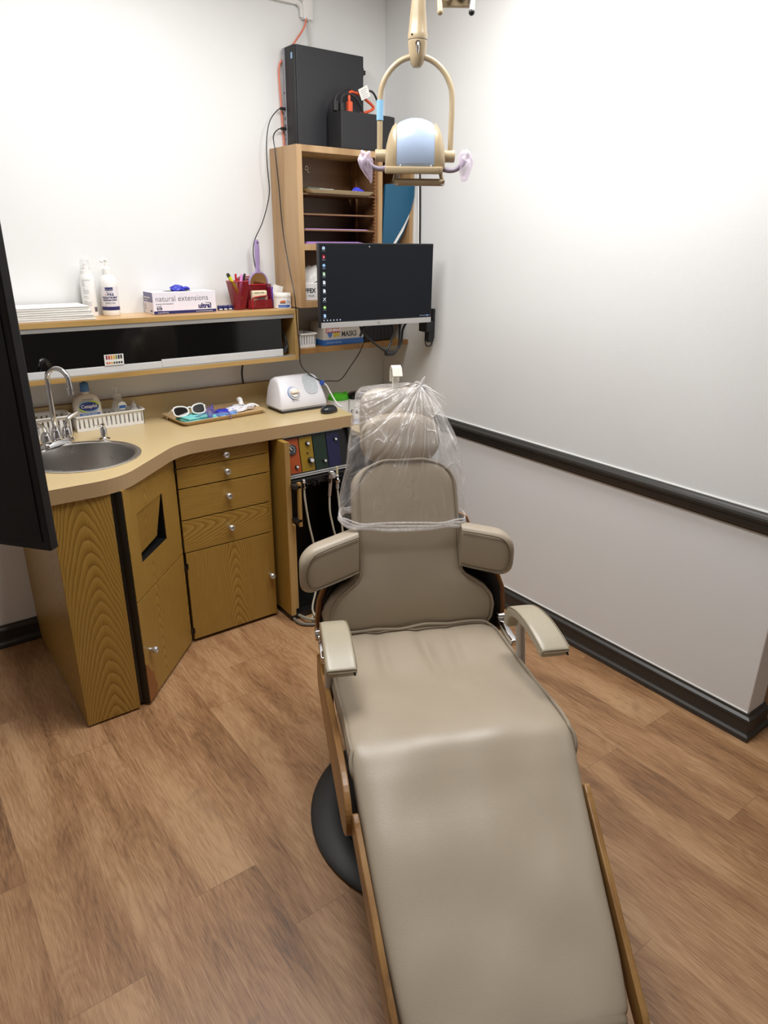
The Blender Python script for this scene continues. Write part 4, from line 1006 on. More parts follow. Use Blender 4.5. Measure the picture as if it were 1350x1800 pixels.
ma = thing('wall_bracket', 'black wall bracket arm holding the desktop monitor', 'bracket', (-.02, -.40, 1.17))
G().box((-.016, -.42, 1.205), (-.0005, -.372, 1.345), M['black_matte'], .003).obj('wall_plate', ma)
G().box((-.060, -.428, 1.238), (-.014, -.366, 1.290), M['black_matte'], .006).box((-.042, -.425, 1.190), (-.010, -.392, 1.240), M['black_matte'], .003).obj('pivot_block', ma)
g = G().tube([(-.014, -.412, 1.198), (-.018, -.418, 1.176), (-.046, -.418, 1.172), (-.050, -.412, 1.190), (-.030, -.408, 1.204)], .0035, M['black_matte'], closed=True, n=8); g.obj('wire_loop', ma)
G().box((-.34, -.425, 1.292), (-.04, -.395, 1.318), M['black_matte'], .004).box((-.42, -.435, 1.30), (-.31, -.400, 1.50), M['black_matte'], .004).obj('arm', ma)
g = G()
for pts_ in (((-.42, -.42, 1.30), (-.43, -.43, 1.262), (-.38, -.44, 1.215), (-.305, -.44, 1.168), (-.262, -.44, 1.165), (-.222, -.44, 1.20), (-.21, -.435, 1.26), (-.17, -.42, 1.30)),
             ((-.28, -.42, 1.31), (-.272, -.44, 1.27), (-.285, -.445, 1.215), (-.31, -.445, 1.172), (-.295, -.44, 1.158), (-.262, -.44, 1.166)),
             ((-.215, -.42, 1.30), (-.232, -.44, 1.25), (-.235, -.44, 1.19), (-.26, -.44, 1.158)),
             ((-.45, -.42, 1.31), (-.44, -.43, 1.27), (-.45, -.435, 1.25), (-.425, -.435, 1.29))):
    g.tube(pts_, .0055, M['rubber'], n=8)
g.box((-.312, -.452, 1.150), (-.262, -.428, 1.172), M['rubber'], .006)
single(g, 'monitor_cables', 'black cable bundle looping below the desktop monitor', 'cables', (-.3, -.44, 1.17))

# ------------------------------------------------------------------ computer, battery box
pc = thing('desktop_computer', 'black slim desktop computer standing on edge on the tray cabinet', 'computer', (-.37, -.06, CZ1))
P0, P1, PD, PZ = -.548, -.205, -.112, 2.400
pz0 = CZ1+.0005
G().box((P0, PD, pz0), (P1, -.012, PZ), M['pc_black'], .003).obj('case', pc)
g = G().box((P0-.010, PD+.002, pz0+.001), (P0+.001, -.034, PZ-.001), M['black_matte'], .003).box((P0-.012, -.036, pz0+.002), (P0+.001, -.014, PZ-.002), plain('#8e8f96', .45), .003)
for zz, hh in ((2.13, .012), (2.165, .004), (2.10, .014), (2.23, .006), (2.055, .004), (2.07, .004)): g.box((P0-.0128, -.029, zz), (P0-.0118, -.021, zz+hh), M['black'])
g.lathe([(.0055, 0), (.0065, 0), (.0065, .0004)], M['paper'], Matrix.Translation((P0-.0122, -.026, 2.365)) @ Matrix.Rotation(-PI/2, 4, 'Y'), 20)
g.obj('front_bezel', pc)
G().box((P0-.0104, PD+.012, 2.350), (P0-.0098, PD+.026, 2.372), plain('#8fb4dc', .4)).obj('sticker', pc)
g = G().box((P1, PD+.02, 2.33), (P1+.016, PD+.035, 2.362), M['black'], .002).box((P1+.012, PD+.022, 2.336), (P1+.028, PD+.033, 2.354), M['black'], .003); g.obj('rear_clip', pc)
up = thing('battery_backup', 'black battery backup box on the tray cabinet in front of the computer', 'battery box', (-.28, -.18, CZ1))
G().box((-.405, -.232, pz0), (-.118, -.124, 2.160), M['black_matte'], .004).obj('case', up)
G().box((-.395, -.22, 2.160), (-.13, -.135, 2.163), M['black']).obj('socket_panel', up)
def plugc(name, label, pts_, r, m, head=None, hm=None):
    t_ = thing(name, label, 'cable', pts_[0]); G().tube(pts_, r, m, n=10).obj('cable', t_)
    if head:
        p = Vector(pts_[0]); G().box(p+Vector((-head[0]/2, -head[1]/2, -head[2])), p+Vector((head[0]/2, head[1]/2, .006)), hm, .004).obj('plug', t_)
plugc('power_cable', 'black power cable looping from the left end of the battery box', [(-.395, -.17, 2.198), (-.388, -.17, 2.222), (-.362, -.17, 2.246), (-.318, -.168, 2.258), (-.27, -.165, 2.245), (-.20, -.16, 2.262), (-.16, -.15, 2.235), (-.135, -.14, 2.18), (-.128, -.136, 2.163)], .0045, M['rubber'], (.022, .022, .034), M['rubber'])
plugc('power_cable', 'second black power cable with plug beside the orange plug', [(-.362, -.168, 2.196), (-.358, -.17, 2.222), (-.330, -.175, 2.236), (-.29, -.178, 2.222), (-.262, -.178, 2.19), (-.252, -.175, 2.165)], .0045, M['rubber'], (.020, .022, .032), M['rubber'])
OR = plain('#e0532a', .4)
plugc('extension_cord', 'orange extension cord plugged into the battery box', [(-.322, -.172, 2.202), (-.324, -.172, 2.225), (-.318, -.17, 2.243), (-.295, -.165, 2.248), (-.262, -.165, 2.240), (-.225, -.16, 2.225), (-.188, -.155, 2.208), (-.182, -.153, 2.196), (-.21, -.153, 2.182), (-.25, -.15, 2.170)], .006, OR, (.022, .022, .038), OR)
g = G().box((-.026, -.001, -.022), (.026, .001, .022), M['paper'], 0, Matrix.Translation((-.250, -.182, 2.247)) @ Matrix.Rotation(-.45, 4, 'Y'))
for k in range(5): g.box((-.018, -.0016, .012-k*.007), (.016-.004*(k % 3), -.001, .0135-k*.007), gy, 0, Matrix.Translation((-.250, -.182, 2.247)) @ Matrix.Rotation(-.45, 4, 'Y'))
single(g, 'cord_tag', 'white printed tag wrapped on the orange extension cord', 'tag', (-.25, -.18, 2.247))

# cables from the front ports
usb = thing('usb_cable', 'thin black cable from the upper port of the computer down to the hand mirror', 'cable', (-.56, -.03, 2.14))
G().tube([(-.575, -.028, 2.172), (-.60, -.035, 2.165), (-.645, -.045, 2.12), (-.668, -.05, 2.05), (-.672, -.05, 1.95), (-.664, -.045, 1.85), (-.678, -.04, 1.78), (-.705, -.036, 1.71), (-.745, -.035, 1.64), (-.752, -.030, 1.58), (-.735, -.03, 1.50), (-.70, -.04, 1.45)], .0022, M['black'], n=8).obj('cable', usb)
G().box((-.585, -.034, 2.167), (-.560, -.022, 2.178), M['black'], .002).obj('plug', usb)
usb = thing('usb_cable', 'long black cable from the lower computer port looping down to the countertop', 'cable', (-.56, -.03, 2.08))
G().tube([(-.575, -.028, 2.096), (-.605, -.04, 2.09), (-.638, -.055, 2.06), (-.644, -.075, 2.0), (-.640, -.088, 1.86), (-.640, -.105, 1.70), (-.645, -.15, 1.56), (-.665, -.235, 1.42), (-.664, -.245, 1.30), (-.658, -.25, 1.20), (-.655, -.25, 1.12), (-.62, -.25, 1.075), (-.558, -.255, 1.034), (-.50, -.26, 1.026), (-.447, -.265, 1.028), (-.39, -.27, 1.09), (-.347, -.28, 1.15), (-.325, -.30, 1.22), (-.325, -.33, 1.28)], .0024, M['black'], n=8).obj('cable', usb)
G().box((-.585, -.034, 2.090), (-.560, -.022, 2.102), M['black'], .002).obj('plug', usb)
g = G().tube([(-.4375, -.022, 2.53), (-.45, -.024, 2.49), (-.49, -.026, 2.44), (-.545, -.012, 2.37), (-.572, -.010, 2.33), (-.572, -.010, 2.25), (-.565, -.008, 2.12), (-.56, -.008, 2.02)], .004, plain('#e07a60', .45), n=8)
single(g, 'network_cable', 'orange network cable dropping from the white raceway behind the computer', 'cable', (-.44, -.02, 2.5))
g = G().tube([(-.425, -.018, 2.53), (-.420, -.018, 2.46), (-.415, -.010, 2.39), (-.415, -.008, 2.30), (-.415, -.008, 2.02)], .0035, plain('#c9c7c2', .5), n=8)
single(g, 'network_cable', 'grey network cable dropping straight from the white raceway', 'cable', (-.42, -.02, 2.5))
rw = thing('cable_raceway', 'white plastic cable raceway bending down the back wall above the computer', 'raceway', (-.5, -.01, 2.56))
G().box((-1.4, -.018, 2.566), (-.485, -.0005, 2.590), M['white'], .003).obj('level_channel', rw)
g = G().tube([(-.50, -.010, 2.578), (-.47, -.010, 2.573), (-.455, -.010, 2.555), (-.452, -.010, 2.525)], .010, M['white'], n=10); g.box((-.455, -.026, 2.518), (-.406, -.0005, 2.70), M['white'], .004); g.obj('elbow', rw)
G().box((-.450, -.022, 2.69), (-.411, -.0005, 2.749), M['white'], .003).obj('upright_channel', rw)
g = G().tube([(-.006, -.275, 1.98), (-.006, -.285, 1.90), (-.006, -.292, 1.75), (-.006, -.298, 1.60), (-.02, -.34, 1.45), (-.12, -.40, 1.40)], .004, M['black'], n=8)
single(g, 'corner_cable', 'black cable running down the corner beside the blue folder', 'cable', (-.006, -.28, 1.8))
g = G().tube([(-.006, -.262, 1.99), (-.006, -.272, 1.90), (-.006, -.280, 1.75), (-.006, -.286, 1.60), (-.02, -.32, 1.45), (-.12, -.41, 1.42)], .0032, M['paper'], n=8)
single(g, 'corner_cable', 'white cable running down the corner beside the black one', 'cable', (-.006, -.27, 1.8))

# ------------------------------------------------------------------ dental delivery unit beside the drawers
du = thing('delivery_unit', 'oak sided dental delivery unit with orange, yellow, green and navy control strips', 'dental unit', (-.72, -.35, 0))
G().box((-.918, -.548, .030), (-.894, -.12, .856), M['oak_v'], .002).box((-.918, -.5500, .030), (-.894, -.5478, .856), M['oak_edge_v']).obj('side_panel', du)
G().box((-.893, -.535, .050), (-.870, -.50, .47), M['oak_edge_v'], .002).obj('inner_post', du)
G().box((-.884, -.20, .02), (-.54, -.12, .855), M['black']).box((-.56, -.49, .02), (-.54, -.12, .855), M['black']).box((-.884, -.50, .012), (-.54, -.12, .05), M['black']).box((-.915, -.54, .002), (-.60, -.12, .03), M['black']).obj('black_housing', du)
g = G().box((-.880, -.590, .480), (-.866, -.574, .682), M['oak_edge_v'], .001); g.obj('pull_bar', du)
for zz in (.500, .655): G().box((-.900, -.590, zz), (-.866, -.553, zz+.016), M['black'], .002).obj('bar_mount', du)
# sloping instrument panel
p0z, p1z, p0y, p1y = .690, .850, -.505, -.475
def panel_mat(x0):  # local x right, y up the slope
    sl_ = math.atan2(p1z-p0z, p1y-p0y)
    return Matrix.Translation((x0, p0y, p0z)) @ Matrix.Rotation(sl_, 4, 'X')
PL = math.hypot(p1z-p0z, p1y-p0y)
mP = panel_mat(-.882)
G().box((-.0, .0, -.012), (.34, PL, -.002), M['black'], 0, mP).obj('panel_back', du)
cols = [('control_strip', '#983f12', 'orange control strip with round gauge'), ('control_strip', '#86690c', 'yellow control strip with three knobs'), ('control_strip', '#0c2417', 'green control strip with shade in its colour'), ('control_strip', '#0e1038', 'navy blue control strip')]  # strip colours are darkened to hold the shade below the counter
strips = []
for i, (nm, c, lb) in enumerate(cols):
    o = G().box((.004+i*.0695, .006, -.002), (.0685+i*.0695, PL-.004, .0015), plain(c, .45), .0005, mP).obj(nm, du, label=lb); strips.append(o)
def dial(par, x, y, r, cap=True):
    m = mP @ Matrix.Translation((x, y, .0015))
    g = G().lathe([(0, 0), (r, 0), (r*.95, r*1.0), (r*.8, r*1.15), (0, r*1.15)], M['black'], m, 24)
    if cap: g.lathe([(0, r*1.16), (r*.62, r*1.16), (r*.6, r*1.5), (0, r*1.55)], M['alu_light'], m, 20)
    g.obj('knob', par)
g = G(); m = mP @ Matrix.Translation((.031, .112, .0015))
g.lathe([(0, 0), (.022, 0), (.023, .006), (.0205, .008), (.020, .005), (0, .005)], plain('#33363a', .4), m, 32)
for k in range(9):
    a = -.7+k*(PI+1.4)/8; g.box((.0125, -.0008, .0052), (.017, .0008, .0058), M['paper'], 0, m @ Matrix.Rotation(a, 4, 'Z'))
g.box((-.002, -.001, .0055), (.014, .001, .0065), M['paper'], 0, m @ Matrix.Rotation(2.2, 4, 'Z')); g.obj('gauge', strips[0])
dial(strips[0], .046, .034, .0085)
dial(strips[1], .112, .128, .010); dial(strips[1], .118, .052, .014); dial(strips[1], .108, .086, .004, False)
dial(strips[2], .190, .038, .0085); dial(strips[3], .257, .125, .008)
g = G()
for k in (0, 1): g.box((-.004, PL+.002+k*.009, -.004), (.30, PL+.008+k*.009, .004), M['alu'], .001, mP)
g.obj('upper_rail', du)
g = G()
for k in (0, 1): g.box((-.002, -.014+k*.009, .0), (.30, -.008+k*.009, .008), M['alu'], .001, mP)
g.obj('lower_rail', du)
G().box((-.880, -.528, .640), (-.56, -.500, .672), M['black'], .003).obj('holder_bar', du)
hx = [-.828, -.768, -.690, -.655, -.618]
for x in hx:
    g = G().lathe([(.012, 0), (.017, 0), (.017, .016), (.012, .016)], M['black'], Matrix.Translation((x, -.545, .642)), 16, a0=-PI*.35, a1=PI*1.35); g.box((x-.005, -.533, .644), (x+.005, -.522, .658), M['black']); g.obj('tool_clip', du)
HC = plain('#bdb8a4', .45)
def handpiece(label, x, pts_, kind):
    t_ = thing('handpiece', label, 'handpiece', (x, -.545, .66))
    if kind == 0: G().cyl((x, -.545, .635), (x, -.545, .668), .008, M['chrome'], bev=.001).ball((x, -.545, .670), .008, M['chrome']).obj('head', t_)
    elif kind == 1: G().cyl((x-.012, -.552, .575), (x, -.548, .672), .0065, plain('#a58f80', .3, .4), r1=.009).ball((x+.002, -.549, .684), .014, M['chrome'], (1, 1, .8)).box((x-.006, -.566, .66), (x+.014, -.552, .684), M['alu'], .003).obj('head', t_)
    else: G().cyl((x, -.545, .60), (x, -.545, .665), .008, M['alu'], bev=.001).cyl((x, -.545, .665), (x-.002, -.547, .705), .0055, plain('#c9bd9a', .4)).lathe([(.009, .628), (.013, .632), (.013, .648), (.009, .652)], M['chrome'], Matrix.Translation((x, -.545, 0)), 18).obj('head', t_)
    G().tube(pts_, .0045, HC, n=10).obj('hose', t_)
handpiece('handpiece with cream hose hanging nearest the oak side panel', hx[0], [(-.828, -.545, .638), (-.826, -.548, .58), (-.812, -.55, .47), (-.79, -.55, .36), (-.775, -.55, .25), (-.79, -.56, .14), (-.825, -.58, .05), (-.81, -.62, .012), (-.74, -.64, .012), (-.68, -.62, .06), (-.66, -.58, .16)], 0)
handpiece('chrome headed handpiece in the middle of the unit holder', hx[2], [(-.702, -.552, .578), (-.70, -.55, .50), (-.685, -.55, .42), (-.665, -.548, .32), (-.68, -.54, .2), (-.74, -.55, .09), (-.79, -.57, .03), (-.84, -.60, .012), (-.80, -.66, .010), (-.74, -.70, .010)], 1)
handpiece('slim silver handpiece nearest the chair back', hx[3], [(-.655, -.545, .60), (-.648, -.548, .52), (-.636, -.55, .42), (-.63, -.545, .30), (-.66, -.54, .18), (-.75, -.54, .12), (-.82, -.53, .15), (-.80, -.52, .20), (-.77, -.50, .24)], 2)
g = G()
g.tube([(-.905, -.53, .012), (-.90, -.60, .010), (-.85, -.645, .010), (-.78, -.665, .010), (-.70, -.70, .010)], .007, plain('#6a675c', .5), n=8)
g.tube([(-.88, -.50, .012), (-.86, -.61, .024), (-.80, -.65, .022), (-.75, -.69, .012), (-.735, -.76, .010), (-.72, -.84, .010), (-.76, -.93, .010), (-.82, -1.02, .010)], .007, plain('#8d8a78', .5), n=8)
g.tube([(-.70, -.50, .10), (-.74, -.58, .06), (-.76, -.66, .012), (-.75, -.74, .010), (-.74, -.84, .010), (-.80, -.95, .010), (-.88, -1.05, .010)], .006, plain('#a8a48f', .5), n=8)
single(g, 'floor_hoses', 'grey hoses running along the floor from the delivery unit to the chair', 'hoses', (-.80, -.62, 0))

# ------------------------------------------------------------------ overhead dental lamp
LX, LY = -.764, -1.184; LR = -math.radians(36.6)
lp = thing('dental_lamp', 'beige overhead dental lamp with pale blue dome on a round yoke', 'lamp', (LX, LY, 1.93), LR)
BM = M['beige_metal']
def Lw(x, y, z): return WM[lp.name] @ Vector((x, y, z))
# pole up to the ceiling
g = G().cyl((0, .0, .370), (0, .0, HZ-1.93-.001), .0195, plain('#a5957c', .35, 0, .12), n=24); g.lathe([(0, HZ-1.93-.03), (.05, HZ-1.93-.03), (.055, HZ-1.93-.001)], BM, None, 32); g.obj('pole', lp, local=True)
g = G().lathe([(0, .192), (.012, .1935), (.0190, .202), (.0245, .224), (.0280, .254), (.0285, .258), (.028, .260), (.0285, .262), (.0285, .276), (.027, .279), (.024, .315), (.0195, .362), (.019, .371), (0, .371)], BM, None, 32)
g.ball((-.017, -.0225, .270), .003, M['black']); g.lathe([(.0197, .368), (.0201, .369), (.0201, .3715), (.0197, .3725)], plain('#4d4335', .5), None, 32); g.lathe([(.0287, .2590), (.0288, .2600), (.0287, .2610)], plain('#4d4335', .5), None, 32); g.lathe([(.0198, .43), (.0199, .431), (.0198, .432)], plain('#4d4335', .5), None, 32); g.obj('neck', lp, local=True)
G().cyl((0, -.018, .247), (0, -.032, .247), .0075, M['chrome'], n=16).tube([(0, -.030, .247), (0, -.040, .244), (.0, -.042, .232), (-.001, -.040, .222)], .0038, M['chrome']).obj('lock_lever', lp, local=True)
yw = .108
yk = [(-yw, 0, -.035), (-yw, 0, .03), (-yw, 0, .09)] + [(-yw*math.cos(a), 0,   .105+.116*math.sin(a)) for a in [PI*i/14 for i in range(1, 14)]] + [(yw, 0, .09), (yw, 0, .03), (yw, 0, -.035)]
g = G().tube(yk, .0082, BM, n=14, res=3)
for s_ in (-1, 1): g.cyl((s_*(yw+.014), 0, -.040), (s_*(yw-.022), 0, -.040), .0175, BM, bev=.002, n=24)
yo = g.obj('yoke', lp, local=True)
G().cyl((-yw, 0, .055), (-yw, 0, .108), .0102, plain('#7fb4d8', .6), n=18).obj('blue_tape', yo, local=True, label='blue tape wrapped round the left side of the yoke')
# head: curved reflector between two cheeks
hd = Matrix.Rotation(math.radians(8), 4, 'X')
def head_prof(k=1.0):
    P_ = [(-.056, -.072), (-.060, -.055), (-.058, -.015), (-.046, .028), (-.020, .056), (.014, .060), (.044, .036), (.060, -.010), (.064, -.055), (.062, -.072)]
    return [(y*(.5+.5*k), (z+.072)*k-.072) for y, z in P_]
g = G(); g.rings([[hd @ Vector((x, y, z)) for y, z in head_prof(k)] for x, k in ((-.060, .86), (-.050, .92), (-.036, .97), (-.018, 1.01), (0, 1.02), (.018, 1.01), (.036, .97), (.050, .92), (.060, .86))], plain('#a4b6d0', .22), caps=False); g.obj('dome', lp, local=True, sharp=80)
for s_ in (-1, 1):
    g = G(); g.rings([[hd @ Vector((s_*x, y, z)) for y, z in head_prof(k)] for x, k in ((.057, .90), (.060, .92), (.070, .84), (.080, .68), (.088, .46), (.091, .28))], BM); g.obj('cheek', lp, local=True, sharp=50)
g = G(); g.box((-.090, -.066, -.086), (.072, -.040, -.066), BM, .004, hd).box((-.090, .045, -.086), (.080, .068, -.066), BM, .004, hd).box((-.092, -.062, -.086), (-.074, .06, -.066), BM, .004, hd).box((.066, -.062, -.086), (.084, .06, -.066), BM, .004, hd)
for s_ in (-.045, .048): g.ball(hd @ Vector((s_, -.0575, -.064)), .003, M['chrome'])
g.obj('lower_frame', lp, local=True)
g = G(); q = [(-.062, -.030), (.085, -.030), (.092, .055), (-.055, .055)]
for a, b in zip(q, q[1:]+q[:1]): g.tube([(a[0], a[1], -.112), (b[0], b[1], -.112)], .0075, BM, n=10)
for a in q: g.tube([(a[0], a[1], -.112), (a[0]*.9, a[1], -.078)], .006, BM, n=10)
g.obj('lens_frame', lp, local=True)
G().box((-.056, -.026, -.112), (.086, .052, -.108), M['clear']).obj('lens_glass', lp, local=True)
for s_ in (-1, 1):
    hp = [(s_*.086, -.01, -.076), (s_*.105, -.015, -.080), (s_*.125, -.02, -.078), (s_*.142, -.025, -.066), (s_*.150, -.028, -.052)]
    if s_ < 0: hp = [(-.086, -.01, -.074), (-.105, -.015, -.078), (-.125, -.02, -.074), (-.143, -.022, -.062), (-.152, -.024, -.058)]
    g = G().tube(hp, [.008, .0075, .007, .0075, .010], plain('#8f8596', .35), n=12); g.obj('handle', lp, local=True)
def pinkbag(label, c, seed):
    tb = bmesh.new(); bmesh.ops.create_icosphere(tb, subdivisions=4, radius=1)
    for v in tb.verts:
        cc_ = v.co.copy(); k = 1+.45*noise.noise(cc_*1.7+Vector((seed, 0, 0)))+.10*noise.noise(cc_*4+Vector((0, seed, 0)))
        tail = max(0, -cc_.z-.2)
        v.co = Vector((cc_.x*.021*k*(1-.35*tail)+tail*.022*(1 if seed < 5 else -.3), cc_.y*.016*k, cc_.z*.026*k-tail*.040))
    g = G(); g.absorb(tb, M['pink_film'], Matrix.Translation(c)); g.auto = True
    single(g, 'handle_sleeve', label, 'plastic sleeve', tuple(c), sharp=50)
pinkbag('crumpled pink plastic sleeve on the left handle of the dental lamp', Lw(-.151, -.024, -.055), 2.0)
pinkbag('crumpled pink plastic sleeve on the right handle of the dental lamp', Lw(.153, -.028, -.052), 7.0)

# second ceiling fitting, only its lower end in view
fxm = Matrix.Translation((-.744, -1.322, 2.236)) @ Matrix.Rotation(LR, 4, 'Z')
tf = thing('ceiling_bracket', 'beige ceiling bracket with two hanging rods and black pad, right of the lamp pole', 'bracket', (-.744, -1.322, 2.236), LR)
for s_, mm in ((-1, M['beige_metal']), (1, M['alu'])):
    g = G().cyl((s_*.043, -.02, -.006), (s_*.058, .10, .30), .0078, mm, n=20).ball((s_*.043, -.02, -.006), .0085, M['beige_metal'] if s_ < 0 else M['black']); g.obj('rod', tf, local=True)
G().box((-.042, -.004, .010), (.042, .012, .16), M['beige_metal'], .004).obj('plate', tf, local=True)
G().cyl((.012, -.024, .050), (.012, -.002, .050), .024, M['black_matte'], n=28, bev=.003).tube([(-.030, -.010, .055), (-.034, -.014, .035), (-.026, -.014, .022), (-.018, -.012, .035), (-.02, -.01, .06)], .004, M['beige_metal']).obj('pad', tf, local=True)
G().box((-.07, .05, .15), (.07, .12, HZ-2.236-.001), M['beige_metal'], .006).obj('drop_post', tf, local=True)

# ------------------------------------------------------------------ large monitor close on the left
BA = Vector((-2.137, -2.3, 0)); bd = Vector((-.62, .78, 0)).normalized()
bm_ = thing('large_monitor', 'large black monitor edge close to the camera at the left border', 'monitor', (BA.x, BA.y, 1.343), math.atan2(bd.y, bd.x)-PI)
# local +x points back toward the visible corner, -y faces the viewer side
G().box((-.56, -.0, 0), (0, .0125, .37), M['black_matte'], .0015).box((-.42, -.03+.04, .08), (-.14, .045, .30), M['black_matte'], .004).obj('housing', bm_, local=True)
G().box((-.552, -.001, .010), (-.008, .0004, .362), plain('#08080a', .3)).obj('screen', bm_, local=True)
wa = bm_.matrix_basis if False else WM[bm_.name]
p_ = wa @ Vector((-.28, .045, .19))
G().tube([p_, (-2.7, -1.6, p_.z), (-2.985, -1.62, p_.z)], .018, M['black_matte'], n=12, res=4).box((-2.9995, -1.70, p_.z-.08), (-2.98, -1.54, p_.z+.08), M['black_matte'], .004).obj('swing_arm', bm_)

# ------------------------------------------------------------------ dental chair (local: x = side, y = -forward, z up)
CO = (-1.12, -1.78, 0); CR = math.atan2(-.444, .896)
ch = thing('dental_chair', 'taupe vinyl dental chair with wooden sides and padded armrests', 'chair', CO, CR)
CM = WM[ch.name]
def Pc(s, t, z): return Vector((t, -s, z))
def cushion(st, m, ex=.42, ez=.62, n=120, dent=None, close=(1, 1)):
    """st: (s, z, half width, half thickness, side offset) along the top centre line; returns G and section data"""
    rings = []; info = []
    N = len(st)
    for i in range(N):
        a = st[max(i-1, 0)]; b = st[min(i+1, N-1)]
        tg = Vector((b[0]-a[0], b[1]-a[1])).normalized(); nm = Vector((-tg.y, tg.x))
        s_, z_, w, h, tc = st[i]
        c = Vector((s_, z_))-nm*h; ring = []
        for k in range(n):
            an = 2*PI*k/n; cx, sx = math.cos(an), math.sin(an)
            x = w*cx; u = h*math.copysign(max(0, 1-abs(cx)**(2/ex))**(ez/2), sx)
            q = c+nm*u
            if dent and sx > 0: q = q+nm*dent(s_, x)
            ring.append(Pc(q.x, tc+x, q.y))
        rings.append(ring); info.append((c, nm, w, h, tc))
    def end(r, c, d):
        out = []
        for k, f in ((.93, .4), (.78, .8), (.5, 1.0)):
            out.append([(v-c)*Vector((1-(1-k)*.12, 1, 1)).x*1.0 if False else c+(v-c)*k for v in r])
        return out
    g = G()
    def cap(idx, sgn):
        c2, nm, w, h, tc = info[idx]; cc = Pc(c2.x, tc, c2.y); tg = Pc(nm.y, 0, -nm.x)*sgn*-1
        a = st[idx]; res = []
        tv_ = (Pc(nm.y, 0, -nm.x))*(1 if sgn > 0 else -1)
        for k, f in ((.985, .35), (.95, .7), (.88, .95), (.6, 1.02)):
            ring = []
            for v in rings[idx]:
                d = v-cc; x = d.x; rest = d-Vector((x, 0, 0))
                wx = abs(w)-(1-k)*h*1.2
                ring.append(cc+Vector((x*(wx/w), 0, 0))+rest*(k if k > .7 else .55)+tv_*h*.55*f)
            res.append(ring)
        return res
    full = cap(0, -1)[::-1]+rings+cap(N-1, 1) if close == (1, 1) else rings
    g.rings(full, m)
    return g, info
def samp(st, n):
    """smooth resample of the station table"""
    out = []
    for i in range(n):
        f = i/(n-1)*(len(st)-1); k = min(int(f), len(st)-2); u = f-k
        p = [st[max(k-1, 0)], st[k], st[k+1], st[min(k+2, len(st)-1)]]
        out.append(tuple(.5*((2*p[1][j])+(p[2][j]-p[0][j])*u+(2*p[0][j]-5*p[1][j]+4*p[2][j]-p[3][j])*u*u+(3*p[1][j]-p[0][j]-3*p[2][j]+p[3][j])*u**3) for j in range(5)))
    return out

V_ = M['vinyl']
def dent(s, x):
    return 2.8*dent0(s, x)
def dent0(s, x):
    d = 0
    d += -.010*math.exp(-((s+.05)/.16)**2-((x+.02)/.20)**2)
    for cx, ph, am in ((-.12, .0, .005), (.02, .6, .006), (.11, 1.2, .0045), (-.19, .9, .003)):
        xx = x-cx-.10*(s+.2)*math.sin(ph*3); d += -am*math.exp(-(xx/.020)**2)*max(0, 1-abs((s+.17)/.17))
    d += .0035*noise.noise(Vector((s*7, x*7, 3)))
    return d
seat_st = samp([(-.315, .462, .275, .040, -.005), (-.24, .470, .287, .044, -.005), (-.10, .476, .291, .045, -.005), (.05, .487, .291, .045, -.003), (.16, .500, .291, .046, 0), (.235, .506, .292, .047, 0), (.29, .500, .290, .047, 0), (.345, .474, .284, .046, -.002), (.42, .436, .276, .044, -.006), (.55, .382, .262, .042, -.014), (.70, .320, .244, .040, -.022), (.815, .270, .226, .038, -.028), (.838, .259, .214, .034, -.028)], 60)
g, si = cushion(seat_st, V_, .34, .6, n=220, dent=dent); seat = g.obj('seat_cushion', ch, local=True, sharp=70)
def edge_line(info, i0, i1, sgn, f=.93, up=.72, outw=.0):
    out = []
    for i in range(i0, i1):
        c, nm, w, h, tc = info[i]; q = c+nm*h*up
        out.append(Pc(q.x, tc+sgn*(w*f+outw), q.y))
    return out
i_k = 30
c, nm, w, h, tc = si[0]; 
L1 = edge_line(si, 3, i_k, -1, .975, .66); R1 = edge_line(si, 3, i_k, 1, .975, .66)
rear = [Pc(-.290, t+tc, .474+.0035*math.sin(t*40)+.003*math.sin(t*17)) for t in [-.245+.49*k/12 for k in range(13)]]
# dip the front ends of the welt down the sides
def dip(L, sg): 
    e = L[-1]; return L+[e+Vector((sg*.006, -.018, -.012)), e+Vector((sg*.005, -.036, -.032)), e+Vector((-sg*.002, -.045, -.055))]
G().tube(dip(L1, -1)[::-1]+rear+dip(R1, 1), .0048, M['piping'], n=8, res=3).obj('piping', seat, local=True)

# backrest
def bprof(v):
    """v = 0..1 from bottom to top: half width"""
    T = [(0, .268), (.05, .285), (.14, .289), (.20, .281), (.26, .258), (.31, .222), (.345, .192), (.38, .178), (.45, .174), (.60, .173), (.80, .170), (.86, .168), (1.0, .168)]
    if v > .86: return .168-.092*(1-math.sqrt(max(0, 1-((v-.86)/.1401)**2)))
    for (a, b), (c, d) in zip(T, T[1:]):
        if a <= v <= c: return b+(d-b)*(v-a)/(c-a)
    return T[-1][1]
bs = []
NB = 110
for i in range(NB):
    v = i/(NB-1); zz = .448+v*.552
    ss = -.300-.015*v-.10*v*v*.95 - (.02*math.sin(v*PI) if False else 0)
    ss += .018*math.sin(min(v, .5)*2*PI)*.6
    hh = .048 if v < .9 else .048*math.sqrt(max(.15, 1-((v-.9)/.115)**2))
    bs.append((ss, zz, bprof(v), hh, -.008-.012*v))
def bdent(s, x): return -.006*math.exp(-(x/.12)**2)+.0025*noise.noise(Vector((s*9+3, x*9, 1)))
